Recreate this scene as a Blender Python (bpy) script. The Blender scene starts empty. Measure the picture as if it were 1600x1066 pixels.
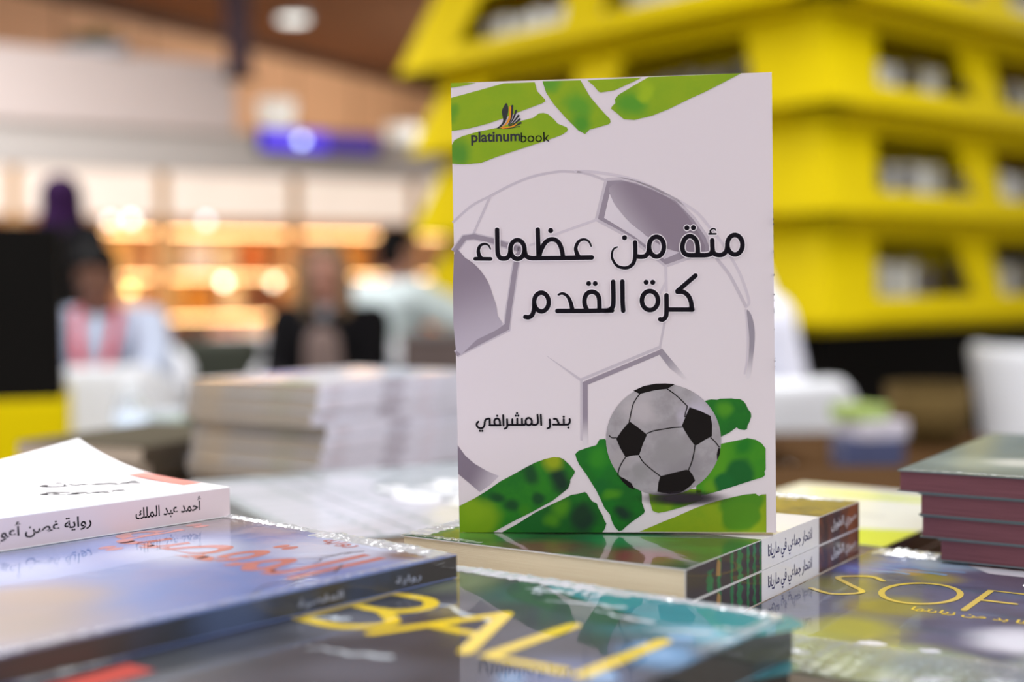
import bpy, bmesh, math, random
import numpy as np
from mathutils import Vector, Matrix
from mathutils.geometry import tessellate_polygon

# ------------------------------------------------------------------ scene, camera, world, lights
sc = bpy.context.scene
COL = sc.collection
PI = math.pi
rng = random.Random(7)
CAM_Z = 1.08
FPX = 2100.0                      # focal length in photo pixels (about 47 mm)
PITCH = math.atan((533 - 453) / FPX)
ROLL = math.radians(0.5)
_F = Vector((0, math.cos(PITCH), -math.sin(PITCH)))
_U0 = Vector((0, math.sin(PITCH), math.cos(PITCH)))
_R0 = Vector((1, 0, 0))
_R = math.cos(ROLL) * _R0 - math.sin(ROLL) * _U0
_U = math.sin(ROLL) * _R0 + math.cos(ROLL) * _U0
cd = bpy.data.cameras.new('camera')
cam = bpy.data.objects.new('camera', cd)
COL.objects.link(cam)
cam.matrix_world = Matrix(((_R.x, _U.x, -_F.x, 0), (_R.y, _U.y, -_F.y, 0), (_R.z, _U.z, -_F.z, CAM_Z), (0, 0, 0, 1)))
cd.sensor_width = 36
cd.lens = FPX * 36 / 1600
cd.clip_start = 0.02
cd.clip_end = 200
cd.dof.use_dof = True
cd.dof.focus_distance = 0.622
cd.dof.aperture_fstop = 3.5
cd.dof.aperture_blades = 0
sc.camera = cam

def at(px, py, Y):
    """The point of the hall that stands at depth Y behind photo pixel px, py."""
    d = _F + (px - 800) / FPX * _R - (py - 533) / FPX * _U
    return Vector((0, 0, CAM_Z)) + d * (Y / d.y)

sc.view_settings.view_transform = 'Standard'
sc.view_settings.look = 'None'
sc.view_settings.gamma = 1
sc.view_settings.use_curve_mapping = False
sc.view_settings.exposure = 0.0

world = bpy.data.worlds.new('hall_light')
sc.world = world
world.use_nodes = True
bg = world.node_tree.nodes['Background']
bg.inputs[0].default_value = (0.93, 0.95, 1.0, 1)
bg.inputs[1].default_value = 1.36

def area(name, loc, size, power, color=(1, 1, 1), rot=(0, 0, 0), size_y=None):
    l = bpy.data.lights.new(name, 'AREA')
    l.energy = power
    l.color = color
    l.size = size
    if size_y:
        l.shape = 'RECTANGLE'
        l.size_y = size_y
    o = bpy.data.objects.new(name, l)
    o.location = loc
    o.rotation_euler = rot
    COL.objects.link(o)
    return o
area('hall_and_fill_lamp', (-1.2, 1.6, 3.5), 2.2, 95, (0.92, 0.96, 1), size_y=2.2)
area('hall_and_fill_lamp', (2.6, 0.3, 3.5), 2.2, 120, (0.92, 0.96, 1), size_y=2.2)  # unseen fill, added to brighten the right-facing book spines
area('hall_and_fill_lamp', (-2.4, 0.2, 3.5), 2.0, 75, (0.95, 0.97, 1), size_y=2.0)  # unseen fill, added to brighten the left-facing page edges
area('hall_and_fill_lamp', (1.6, 3.6, 3.5), 2.5, 95, (0.96, 0.98, 1), size_y=2.5)
area('hall_and_fill_lamp', (-3.0, 6.3, 3.5), 2.5, 185, (0.98, 0.98, 1), size_y=2.5)
area('hall_and_fill_lamp', (5.0, 8.5, 3.5), 2.5, 90, (1, 0.98, 0.95), size_y=2.5)
area('wall_fill_light', (1.4, 12.6, 3.45), 1.0, 170, (1, 0.94, 0.88), rot=(math.radians(72), 0, math.radians(72)), size_y=1.0)  # unseen light added to brighten the wood-panelled wall

# ------------------------------------------------------------------ colour and materials
def lin(c):
    c = c / 255
    return c / 12.92 if c <= 0.04045 else ((c + 0.055) / 1.055) ** 2.4
def C(r, g, b, k=1.0):
    return tuple(min(0.95, lin(v) * k) for v in (r, g, b)) + (1,)
ART = 1.36                        # print colours read from the shaded cover face
def nd(nt, typ, **kw):
    n = nt.nodes.new(typ)
    for k, v in kw.items():
        setattr(n, k, v)
    return n
def math_node(nt, op, a, b=None, clamp=False):
    n = nd(nt, 'ShaderNodeMath', operation=op, use_clamp=clamp)
    for i, v in enumerate((a, b)):
        if v is None:
            continue
        if isinstance(v, (int, float)):
            n.inputs[i].default_value = v
        else:
            nt.links.new(v, n.inputs[i])
    return n.outputs[0]
def mix_node(nt, fac, a, b):
    n = nd(nt, 'ShaderNodeMix', data_type='RGBA')
    for i, v in ((0, fac), (6, a), (7, b)):
        if isinstance(v, (int, float, tuple)):
            n.inputs[i].default_value = v
        else:
            nt.links.new(v, n.inputs[i])
    return n.outputs[2]
def noise(nt, scale, detail=2, rough=0.5, vec=None, dist=0):
    n = nd(nt, 'ShaderNodeTexNoise')
    n.inputs['Scale'].default_value = scale
    n.inputs['Detail'].default_value = detail
    n.inputs['Roughness'].default_value = rough
    n.inputs['Distortion'].default_value = dist
    if vec is None:
        vec = nd(nt, 'ShaderNodeTexCoord').outputs['Object']
    nt.links.new(vec, n.inputs['Vector'])
    return n
def ramp(nt, fac, lo, hi):
    n = nd(nt, 'ShaderNodeMapRange', clamp=True, interpolation_type='SMOOTHSTEP')
    nt.links.new(fac, n.inputs[0])
    n.inputs[1].default_value = lo
    n.inputs[2].default_value = hi
    return n.outputs[0]
def new_mat(name):
    m = bpy.data.materials.new(name)
    m.use_nodes = True
    nt = m.node_tree
    return m, nt, nt.nodes['Principled BSDF']
def setp(b, **kw):
    for k, v in kw.items():
        b.inputs[k].default_value = v
def mat(name, col, rough=0.5, var=0.06, scale=30, coat=0, metal=0, bump=0, bscale=60, spec=0.5, emit=None, estr=0, sheen=0):
    m, nt, b = new_mat(name)
    n = noise(nt, scale, 3)
    dark = tuple(c * (1 - var) for c in col[:3]) + (1,)
    lite = tuple(min(1, c * (1 + var)) for c in col[:3]) + (1,)
    nt.links.new(mix_node(nt, n.outputs[0], dark, lite), b.inputs['Base Color'])
    b.inputs['Roughness'].default_value = rough
    b.inputs['Metallic'].default_value = metal
    b.inputs['Specular IOR Level'].default_value = spec
    if coat:
        b.inputs['Coat Weight'].default_value = coat
        b.inputs['Coat Roughness'].default_value = 0.03
    if sheen:
        b.inputs['Sheen Weight'].default_value = sheen
    if bump:
        bn = noise(nt, bscale, 3)
        bp = nd(nt, 'ShaderNodeBump')
        bp.inputs['Strength'].default_value = bump
        bp.inputs['Distance'].default_value = 0.002
        nt.links.new(bn.outputs[0], bp.inputs['Height'])
        nt.links.new(bp.outputs[0], b.inputs['Normal'])
        if coat:
            nt.links.new(bp.outputs[0], b.inputs['Coat Normal'])
    if emit:
        b.inputs['Emission Color'].default_value = emit
        b.inputs['Emission Strength'].default_value = estr
    return m
def gradient_mat(name, c0, c1, p0, p1, rough=0.45):
    """Printed gradient from colour c0 at cover point p0 to c1 at p1."""
    m, nt, b = new_mat(name)
    sep = nd(nt, 'ShaderNodeSeparateXYZ')
    nt.links.new(nd(nt, 'ShaderNodeTexCoord').outputs['Object'], sep.inputs[0])
    dx, dy = p1[0] - p0[0], p1[1] - p0[1]
    L2 = dx * dx + dy * dy
    s = math_node(nt, 'ADD', math_node(nt, 'MULTIPLY', sep.outputs[0], dx / L2), math_node(nt, 'MULTIPLY', sep.outputs[1], dy / L2))
    s = math_node(nt, 'SUBTRACT', s, (p0[0] * dx + p0[1] * dy) / L2)
    nt.links.new(mix_node(nt, ramp(nt, s, 0, 1), c0, c1), b.inputs['Base Color'])
    setp(b, Roughness=rough)
    return m
def blot_mat(name, base, blots, extra=None, nscale=90, nmix=None, rough=0.45, coat=0, warp=0.0035, bump=0.0):
    """Printed watercolour: base colour with soft irregular blots (x, y, radius, colour)."""
    m, nt, b = new_mat(name)
    tc = nd(nt, 'ShaderNodeTexCoord').outputs['Object']
    wn = noise(nt, nscale * 0.6, 3, vec=tc)
    off = nd(nt, 'ShaderNodeVectorMath', operation='SUBTRACT')
    nt.links.new(wn.outputs['Color'], off.inputs[0])
    off.inputs[1].default_value = (0.5, 0.5, 0.5)
    scl = nd(nt, 'ShaderNodeVectorMath', operation='SCALE')
    nt.links.new(off.outputs[0], scl.inputs[0])
    scl.inputs['Scale'].default_value = warp * 4
    add = nd(nt, 'ShaderNodeVectorMath', operation='ADD')
    nt.links.new(tc, add.inputs[0])
    nt.links.new(scl.outputs[0], add.inputs[1])
    flat = nd(nt, 'ShaderNodeVectorMath', operation='MULTIPLY')
    nt.links.new(add.outputs[0], flat.inputs[0])
    flat.inputs[1].default_value = (1, 1, 0)
    col = base
    if nmix:
        col = mix_node(nt, ramp(nt, noise(nt, nscale, 5, 0.6, vec=tc).outputs[0], 0.35, 0.68), base, nmix)
    for bl in blots:
        x, y, r, c = bl[:4]
        d = nd(nt, 'ShaderNodeVectorMath', operation='DISTANCE')
        nt.links.new(flat.outputs[0], d.inputs[0])
        d.inputs[1].default_value = (x, y, 0)
        soft = bl[4] if len(bl) > 4 else 0.2
        col = mix_node(nt, ramp(nt, d.outputs['Value'], r, r * soft), col, c)
    nt.links.new(col, b.inputs['Base Color'])
    setp(b, Roughness=rough)
    if coat:
        setp(b, **{'Coat Weight': coat, 'Coat Roughness': 0.03})
    if bump:
        bp = nd(nt, 'ShaderNodeBump')
        bp.inputs['Strength'].default_value = bump
        bp.inputs['Distance'].default_value = 0.0015
        nt.links.new(noise(nt, 38, 3, vec=tc, dist=1.2).outputs[0], bp.inputs['Height'])
        nt.links.new(bp.outputs[0], b.inputs['Coat Normal'])
    return m
def pages_mat(name, col, dark, lines=420):
    m, nt, b = new_mat(name)
    sep = nd(nt, 'ShaderNodeSeparateXYZ')
    nt.links.new(nd(nt, 'ShaderNodeTexCoord').outputs['Object'], sep.inputs[0])
    cmb = nd(nt, 'ShaderNodeCombineXYZ')
    nt.links.new(math_node(nt, 'MULTIPLY', sep.outputs[2], 9.0), cmb.inputs[2])
    nt.links.new(math_node(nt, 'MULTIPLY', sep.outputs[0], 0.06), cmb.inputs[0])
    nt.links.new(math_node(nt, 'MULTIPLY', sep.outputs[1], 0.06), cmb.inputs[1])
    n = noise(nt, lines, 3, 0.6, vec=cmb.outputs[0])
    nt.links.new(mix_node(nt, ramp(nt, n.outputs[0], 0.3, 0.7), dark, col), b.inputs['Base Color'])
    setp(b, Roughness=0.85)
    bp = nd(nt, 'ShaderNodeBump')
    bp.inputs['Strength'].default_value = 0.4
    bp.inputs['Distance'].default_value = 0.0004
    nt.links.new(n.outputs[0], bp.inputs['Height'])
    nt.links.new(bp.outputs[0], b.inputs['Normal'])
    return m
def film_mat(name):
    m, nt, b = new_mat(name)
    out = nt.nodes['Material Output']
    nt.nodes.remove(b)
    tr = nd(nt, 'ShaderNodeBsdfTransparent')
    gl = nd(nt, 'ShaderNodeBsdfGlossy')
    gl.inputs['Roughness'].default_value = 0.16
    df = nd(nt, 'ShaderNodeBsdfDiffuse')
    df.inputs['Color'].default_value = (0.86, 0.92, 0.97, 1)
    tl = nd(nt, 'ShaderNodeMixShader')
    tl.inputs[0].default_value = 0.30
    nt.links.new(gl.outputs[0], tl.inputs[1])
    nt.links.new(df.outputs[0], tl.inputs[2])
    fr = nd(nt, 'ShaderNodeFresnel')
    fr.inputs['IOR'].default_value = 1.6
    bp = nd(nt, 'ShaderNodeBump')
    bp.inputs['Strength'].default_value = 0.5
    bp.inputs['Distance'].default_value = 0.002
    nt.links.new(noise(nt, 220, 2).outputs[0], bp.inputs['Height'])
    nt.links.new(bp.outputs[0], gl.inputs['Normal'])
    nt.links.new(bp.outputs[0], fr.inputs['Normal'])
    mx = nd(nt, 'ShaderNodeMixShader')
    nt.links.new(math_node(nt, 'ADD', fr.outputs[0], 0.06, True), mx.inputs[0])
    nt.links.new(tr.outputs[0], mx.inputs[1])
    nt.links.new(tl.outputs[0], mx.inputs[2])
    nt.links.new(mx.outputs[0], out.inputs['Surface'])
    return m

# ------------------------------------------------------------------ mesh building
class MB:
    """Collects faces with material slots and links them as one mesh object."""
    def __init__(s):
        s.v, s.f, s.mi, s.mats = [], [], [], []
        s.n = 0
    def slot(s, m):
        if m not in s.mats:
            s.mats.append(m)
        return s.mats.index(m)
    def add(s, vs, fs, m):
        o = len(s.v)
        k = s.slot(m)
        s.v += [tuple(v) for v in vs]
        for f in fs:
            s.f.append([i + o for i in f])
            s.mi.append(k)
    def box(s, x0, y0, z0, x1, y1, z1, m, mt=None):
        vs = [(x, y, z) for z in (z0, z1) for y in (y0, y1) for x in (x0, x1)]
        if mt is not None:
            vs = [tuple(mt @ Vector(v)) for v in vs]
        s.add(vs, [(0, 2, 3, 1), (4, 5, 7, 6), (0, 1, 5, 4), (2, 6, 7, 3), (0, 4, 6, 2), (1, 3, 7, 5)], m)
    def hexa(s, lo, hi, m):
        """Solid between a lower quad and an upper quad (both counter-clockwise from above)."""
        s.add(list(lo) + list(hi), [(3, 2, 1, 0), (4, 5, 6, 7)] + [(i, (i + 1) % 4, 4 + (i + 1) % 4, 4 + i) for i in range(4)], m)
    def lathe(s, prof, m, seg=24, cx=0, cy=0):
        vs = [(cx + r * math.cos(2 * PI * k / seg), cy + r * math.sin(2 * PI * k / seg), z) for r, z in prof for k in range(seg)]
        fs = [(i * seg + k, i * seg + (k + 1) % seg, (i + 1) * seg + (k + 1) % seg, (i + 1) * seg + k) for i in range(len(prof) - 1) for k in range(seg)]
        fs += [tuple(range(seg - 1, -1, -1)), tuple((len(prof) - 1) * seg + k for k in range(seg))]
        s.add(vs, fs, m)
    def ball(s, c, r, m, sx=1, sy=1, sz=1, seg=14, rings=9):
        vs, fs = [], []
        for i in range(rings + 1):
            a = PI * i / rings
            for k in range(seg):
                b = 2 * PI * k / seg
                vs.append((c[0] + r * sx * math.sin(a) * math.cos(b), c[1] + r * sy * math.sin(a) * math.sin(b), c[2] + r * sz * math.cos(a)))
        for i in range(rings):
            for k in range(seg):
                fs.append((i * seg + k, (i + 1) * seg + k, (i + 1) * seg + (k + 1) % seg, i * seg + (k + 1) % seg))
        s.add(vs, fs, m)
    def limb(s, p0, r0, p1, r1, m, seg=14):
        """Tapered limb with round ends."""
        p0, p1 = Vector(p0), Vector(p1)
        s.ball(p0, r0, m)
        s.ball(p1, r1, m)
        d = p1 - p0
        if d.length < 1e-5:
            return
        q = d.to_track_quat('Z', 'Y')
        ring = [q @ Vector((math.cos(2 * PI * k / seg), math.sin(2 * PI * k / seg), 0)) for k in range(seg)]
        vs = [p0 + v * r0 for v in ring] + [p1 + v * r1 for v in ring]
        s.add(vs, [(k, (k + 1) % seg, seg + (k + 1) % seg, seg + k) for k in range(seg)] + [tuple(range(seg - 1, -1, -1)), tuple(range(seg, 2 * seg))], m)
    # --- flat print: polygons, strokes and lettering on the plane z
    def poly(s, pts, z, m, warp=None):
        pts = [Vector((p[0], p[1], 0)) for p in pts]
        tris = tessellate_polygon([pts])
        vs = [(p.x, p.y, z + (warp(p.x, p.y) if warp else 0)) for p in pts]
        out = []
        for t in tris:
            a, b, c = (pts[i] for i in t)
            out.append(t if (b - a).cross(c - a).z > 0 else t[::-1])
        s.add(vs, out, m)
    def step(s):
        """A few microns per ink stroke, so that crossing strokes never share a plane."""
        s.n = (s.n + 1) % 6
        return s.n * 5e-6
    def stroke(s, pts, w, z, m, caps=True, w1=None, warp=None):
        n = len(pts)
        ws = [w + ((w1 if w1 is not None else w) - w) * i / max(1, n - 1) for i in range(n)]
        L, Rr = [], []
        for i in range(n):
            a = Vector(pts[max(0, i - 1)]); b = Vector(pts[min(n - 1, i + 1)])
            d = (b - a)
            d = d.normalized() if d.length > 1e-9 else Vector((1, 0))
            nrm = Vector((-d.y, d.x))
            k = 1.0
            if 0 < i < n - 1:
                e = Vector(pts[i]) - a
                if e.length > 1e-9:
                    k = 1 / max(0.6, abs(e.normalized().dot(d)))
            L.append(Vector(pts[i]) + nrm * ws[i] / 2 * k)
            Rr.append(Vector(pts[i]) - nrm * ws[i] / 2 * k)
        zz = z + s.step()
        wz = lambda p: zz + (warp(p[0], p[1]) if warp else 0)
        s.add([(p.x, p.y, wz(p)) for p in Rr + L], [(i, i + 1, n + i + 1, n + i) for i in range(n - 1)], m)
        if caps:
            for p, r in ((pts[0], ws[0] / 2), (pts[-1], ws[-1] / 2)):
                s.disc(p, r, z, m, warp=warp)
    def disc(s, p, r, z, m, ry=None, seg=18, warp=None):
        ry = ry or r
        z = z + s.step()
        vs = [(p[0] + r * math.cos(2 * PI * k / seg), p[1] + ry * math.sin(2 * PI * k / seg)) for k in range(seg)]
        s.add([(x, y, z + (warp(x, y) if warp else 0)) for x, y in vs], [tuple(range(seg))], m)
    def build(s, name, parent=None, smooth=False, bevel=0, seg=2):
        me = bpy.data.meshes.new(name)
        me.from_pydata(s.v, [], s.f)
        for m in s.mats:
            me.materials.append(m)
        me.polygons.foreach_set('material_index', s.mi)
        if smooth:
            me.polygons.foreach_set('use_smooth', [True] * len(me.polygons))
        me.update()
        o = bpy.data.objects.new(name, me)
        COL.objects.link(o)
        if parent:
            o.parent = parent
        if bevel:
            b = o.modifiers.new('bevel', 'BEVEL')
            b.width = bevel
            b.segments = seg
            b.limit_method = 'ANGLE'
            b.angle_limit = math.radians(40)
        return o
def spline(pts, n=6, closed=False):
    """Catmull-Rom curve through the points."""
    P = [Vector(p) for p in pts]
    out = []
    N = len(P)
    for i in range(N if closed else N - 1):
        if closed:
            a, b, c, d = (P[(i + k) % N] for k in (-1, 0, 1, 2))
        else:
            a, b, c, d = P[max(0, i - 1)], P[i], P[i + 1], P[min(N - 1, i + 2)]
        for k in range(n):
            t = k / n
            out.append(0.5 * ((2 * b) + (c - a) * t + (2 * a - 5 * b + 4 * c - d) * t * t + (3 * b - a - 3 * c + d) * t ** 3))
    if not closed:
        out.append(P[-1])
    return out
def ellipse(cx, cy, rx, ry, n=28):
    return [(cx + rx * math.cos(2 * PI * k / n), cy + ry * math.sin(2 * PI * k / n)) for k in range(n + 1)]

# Arabic joining: isolated, final, initial, medial presentation forms
FORMS = {'ا': 'ﺍﺎ', 'أ': 'ﺃﺄ', 'ب': 'ﺏﺐﺑﺒ', 'ت': 'ﺕﺖﺗﺘ', 'ة': 'ﺓﺔ', 'ج': 'ﺝﺞﺟﺠ', 'ح': 'ﺡﺢﺣﺤ', 'د': 'ﺩﺪ', 'ر': 'ﺭﺮ', 'س': 'ﺱﺲﺳﺴ', 'ص': 'ﺹﺺﺻﺼ',
         'ش': 'ﺵﺶﺷﺸ', 'ط': 'ﻁﻂﻃﻄ', 'ع': 'ﻉﻊﻋﻌ', 'غ': 'ﻍﻎﻏﻐ', 'ف': 'ﻑﻒﻓﻔ', 'ق': 'ﻕﻖﻗﻘ', 'ك': 'ﻙﻚﻛﻜ', 'ل': 'ﻝﻞﻟﻠ', 'م': 'ﻡﻢﻣﻤ', 'ن': 'ﻥﻦﻧﻨ',
         'ه': 'ﻩﻪﻫﻬ', 'و': 'ﻭﻮ', 'ي': 'ﻱﻲﻳﻴ', 'ئ': 'ﺉﺊﺋﺌ', 'ى': 'ﻯﻰ', 'ء': 'ﺀ'}
def arabic(t):
    out = []
    for i, ch in enumerate(t):
        f = FORMS.get(ch)
        if not f:
            out.append(ch)
            continue
        prev = i > 0 and len(FORMS.get(t[i - 1], '')) == 4
        nxt = i < len(t) - 1 and t[i + 1] in FORMS and len(FORMS[t[i + 1]]) > 1 and len(f) == 4
        out.append(f[min(len(f) - 1, (3 if nxt else 1) if prev else (2 if nxt else 0))])
    return ''.join(reversed(out))
_text = {}
def text_mesh(body, bold=0.0):
    key = (body, bold)
    if key not in _text:
        cu = bpy.data.curves.new('lettering', 'FONT')
        cu.body = body
        cu.offset = bold
        cu.resolution_u = 4
        o = bpy.data.objects.new('lettering', cu)
        COL.objects.link(o)
        bpy.context.view_layer.update()
        me = o.to_mesh()
        vs = [tuple(v.co) for v in me.vertices]
        fs = [tuple(p.vertices) for p in me.polygons]
        o.to_mesh_clear()
        bpy.data.objects.remove(o)
        bpy.data.curves.remove(cu)
        _text[key] = (vs, fs)
    return _text[key]
def write(mb, body, x, y, width, z, m, ang=0.0, bold=0.0, height=None, place=None, warp=None):
    """Lettering whose box starts at x, y and is width wide; place() maps flat points into the mesh."""
    vs, fs = text_mesh(body, bold)
    if not vs:
        return
    x0 = min(v[0] for v in vs); x1 = max(v[0] for v in vs)
    y0 = min(v[1] for v in vs); y1 = max(v[1] for v in vs)
    k = width / (x1 - x0)
    ky = height / (y1 - y0) if height else k
    ca, sa = math.cos(ang), math.sin(ang)
    out = []
    for v in vs:
        a, b = (v[0] - x0) * k, (v[1] - y0) * ky
        p = (x + a * ca - b * sa, y + a * sa + b * ca)
        out.append(place(p) if place else (p[0], p[1], z + (warp(*p) if warp else 0)))
    mb.add(out, fs, m)

# ------------------------------------------------------------------ naming
def tag(o, label, cat, group=None, kind=None):
    o['label'] = label
    o['category'] = cat
    if group:
        o['group'] = group
    if kind:
        o['kind'] = kind
    return o
def thing(name, label, cat, loc=(0, 0, 0), rot=(0, 0, 0), group=None):
    o = bpy.data.objects.new(name, None)
    o.empty_display_size = 0.05
    COL.objects.link(o)
    o.location = loc
    o.rotation_euler = rot
    return tag(o, label, cat, group)
def struct(o, label=None):
    o['kind'] = 'structure'
    if label:
        o['label'] = label
    return o
def dup(root, loc, rot=None, label=None, group=None, skip=()):
    r = root.copy()
    COL.objects.link(r)
    r.location = loc
    if rot is not None:
        r.rotation_euler = rot
    if label:
        r['label'] = label
    if group:
        r['group'] = group
    for ch in list(root.children):
        if ch.name.split('.')[0] in skip:
            continue
        c = ch.copy()
        COL.objects.link(c)
        c.parent = r
        for g in list(ch.children):
            d = g.copy()
            COL.objects.link(d)
            d.parent = c
    return r

# ------------------------------------------------------------------ materials shared by several things
M = {}
M['paper'] = pages_mat('cream_paper', C(250, 238, 208), C(238, 222, 188))
M['taupe_paper'] = pages_mat('taupe_paper', C(222, 206, 186), C(186, 170, 152))
M['maroon_paper'] = pages_mat('maroon_paper', C(126, 78, 86), C(104, 60, 70))
M['white_card'] = mat('white_card', C(236, 232, 234), 0.45, 0.015, 60)
M['film'] = film_mat('clear_film')
M['ink'] = mat('black_ink', C(16, 12, 20), 0.6, 0.05, spec=0.1)
M['wood'] = mat('brown_wood', C(72, 50, 28), 0.85, 0.25, 14, spec=0.03)
M['white_plastic'] = mat('white_plastic', C(228, 230, 234), 0.4, 0.02, 8)
M['yellow'] = mat('yellow_board', C(202, 179, 0), 0.6, 0.03, 6, spec=0.06)
M['black'] = mat('matt_black', C(13, 11, 9), 0.8, 0.1, 8, spec=0.08)
M['grey'] = mat('grey_metal', C(120, 120, 125), 0.4, 0.05, 10, metal=0.6)

# ------------------------------------------------------------------ a paperback
def paperback(name, label, cat, w, h, t, cover, pages, spine=None, loc=(0, 0, 0), rot=(0, 0, 0), group=None,
              rtl=True, art=None, spine_art=None, lift=None, wrap=False, round_=0.0006):
    """x runs across the cover, y up it, z through it; the spine is at x = w (right) or x = 0."""
    root = thing(name, label, cat, loc, rot, group)
    c = MB()
    k = 0.0005
    fn = lift or (lambda x, y: 0.0)
    N = 14 if lift else 1
    xs = [w * i / N for i in range(N + 1)]
    ys = [h * i / N for i in range(N + 1)]
    def plate(z0, z1, f, m, mx0=0, mx1=w, my0=0, my1=h):
        gx = [mx0 + (mx1 - mx0) * i / N for i in range(N + 1)]
        gy = [my0 + (my1 - my0) * i / N for i in range(N + 1)]
        vs = [(x, y, z1 + f(x, y)) for y in gy for x in gx] + [(x, y, z0 + (f(x, y) if z0 > t / 2 else 0)) for y in gy for x in gx]
        n2 = (N + 1) ** 2
        fs = []
        for j in range(N):
            for i in range(N):
                a = j * (N + 1) + i
                fs.append((a, a + 1, a + N + 2, a + N + 1))
                fs.append((n2 + a, n2 + a + N + 1, n2 + a + N + 2, n2 + a + 1))
        for i in range(N):
            fs.append((i, n2 + i, n2 + i + 1, i + 1))
            a = N * (N + 1) + i
            fs.append((a, a + 1, n2 + a + 1, n2 + a))
            a = i * (N + 1)
            fs.append((a, a + N + 1, n2 + a + N + 1, n2 + a))
            a = i * (N + 1) + N
            fs.append((a, n2 + a, n2 + a + N + 1, a + N + 1))
        return vs, fs, m
    c.add(*plate(t - k, t, fn, cover))
    c.add(*plate(0, k, lambda x, y: 0.0, cover))
    sx0, sx1 = (w - k, w) if rtl else (0, k)
    # spine with slightly rounded edges
    b = round_
    if rtl:
        prof = [(w - k, 0), (w - b * 0.2, b * 0.15), (w, b), (w, t - b), (w - b * 0.2, t - b * 0.15), (w - k, t)]
    else:
        prof = [(k, 0), (b * 0.2, b * 0.15), (0, b), (0, t - b), (b * 0.2, t - b * 0.15), (k, t)]
    vs = [(x, 0, z) for x, z in prof] + [(x, h, z) for x, z in prof]
    n = len(prof)
    fs = [((i, i + 1, n + i + 1, n + i)[::-1 if rtl else 1]) for i in range(n - 1)] + [tuple(range(n)), tuple(range(2 * n - 1, n - 1, -1))]
    c.add(vs, fs, spine or cover)
    if art:
        art(c, w, h, t, fn)
    if spine_art:
        # flat spine coordinates: s along the spine (y), q up the thickness (z)
        X = (w + 0.00004) if rtl else -0.00004
        spine_art(c, lambda a, q, o=0: (X + (o if rtl else -o), a, q), h, t)
    c.build('cover', root)
    p = MB()
    m = 0.0012
    px0, px1 = (m, w - k) if rtl else (k, w - m)
    p.add(*plate(k, t - k, fn, pages, px0, px1, m, h - m))
    p.build('pages', root)
    if wrap:
        for side in wrap:
            f = MB()
            film_edge(f, side, w, h, t)
            f.build('plastic_wrap', root, smooth=True)
    return root
def film_edge(f, side, w, h, t):
    """Crinkled shrink-wrap gathered along one edge of the cover."""
    r = random.Random(side[0])
    along = h if side[0] in 'lr' else w
    a0, a1 = (side[1] * along, side[2] * along) if len(side) > 1 else (0.02 * along, 0.98 * along)
    nu, nv = int((a1 - a0) / 0.0016) + 2, 6
    wid, hgt = (side[3], side[4]) if len(side) > 3 else (0.008, 0.0016)
    base = [r.random() for _ in range(nu)]
    vs, fs = [], []
    for i in range(nu):
        s = a0 + (a1 - a0) * i / (nu - 1)
        env = min(1, 5 * min(i, nu - 1 - i) / nu)
        for j in range(nv):
            q = j / (nv - 1)
            d = wid * q + 0.0006 * math.sin(i * 1.7 + j)
            z = t + 0.0003 + env * hgt * math.sin(PI * min(1, q * 1.1)) * (0.35 + 0.65 * base[i]) + 0.0004 * r.random() * env
            x, y = {'l': (d, s), 'r': (w - d, s), 'b': (s, d), 't': (s, h - d)}[side[0]]
            vs.append((x, y, z))
    for i in range(nu - 1):
        for j in range(nv - 1):
            a = i * nv + j
            fs.append((a, a + nv, a + nv + 1, a + 1))
    f.add(vs, fs, M['film'])

def frame(corner, up, v=0.0, u=0.0):
    """Lower-left cover corner and rotation of a book: 'corner' is its spine-side lower corner, 'up' the compass angle of its height."""
    a = math.radians(up)
    U = Vector((math.cos(a), math.sin(a))); V = Vector((-math.sin(a), math.cos(a)))
    p = Vector(corner) + U * u + V * v
    return p, a - PI / 2

# ------------------------------------------------------------------ the standing football book
SW, SH, ST = 0.1478, 0.2112, 0.0125
def homography(src, dst):
    A, b = [], []
    for (x, y), (u, v) in zip(src, dst):
        A += [[x, y, 1, 0, 0, 0, -u * x, -u * y], [0, 0, 0, x, y, 1, -v * x, -v * y]]
        b += [u, v]
    hh = np.linalg.solve(np.array(A, float), np.array(b, float))
    return np.append(hh, 1).reshape(3, 3)
HOM = homography([(705, 132), (1207, 112), (1212, 832), (717, 834)], [(0, SH), (SW, SH), (SW, 0), (0, 0)])
def cv(p):
    q = HOM @ np.array([p[0], p[1], 1.0])
    return (min(SW, max(0, q[0] / q[2])), min(SH, max(0, q[1] / q[2])))
PXM = SW / 497                     # metres of cover per unit of artwork
def A_(r, g, b):
    return C(r, g, b, ART)
def cs(pts, ox=0, oy=0, k=1.0):
    return [cv((ox + x / k, oy + y / k)) for x, y in pts]
def crop(ox, oy, k):
    return lambda pts: cs(pts, ox, oy, k)
cA = crop(735, 345, 6.664); cB = crop(945, 345, 6.27); cC = crop(735, 635, 9.697)
c7 = crop(700, 260, 4.844); c8 = crop(900, 250, 4.634); c3 = crop(860, 440, 3.808); c2 = crop(700, 440, 4.1)
cT = crop(700, 100, 5.61); cT2 = crop(840, 105, 4.2105); c5 = crop(700, 690, 6.154); c6 = crop(940, 700, 5.714); c4 = crop(940, 590, 5.33)
one = crop(0, 0, 1)

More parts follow.
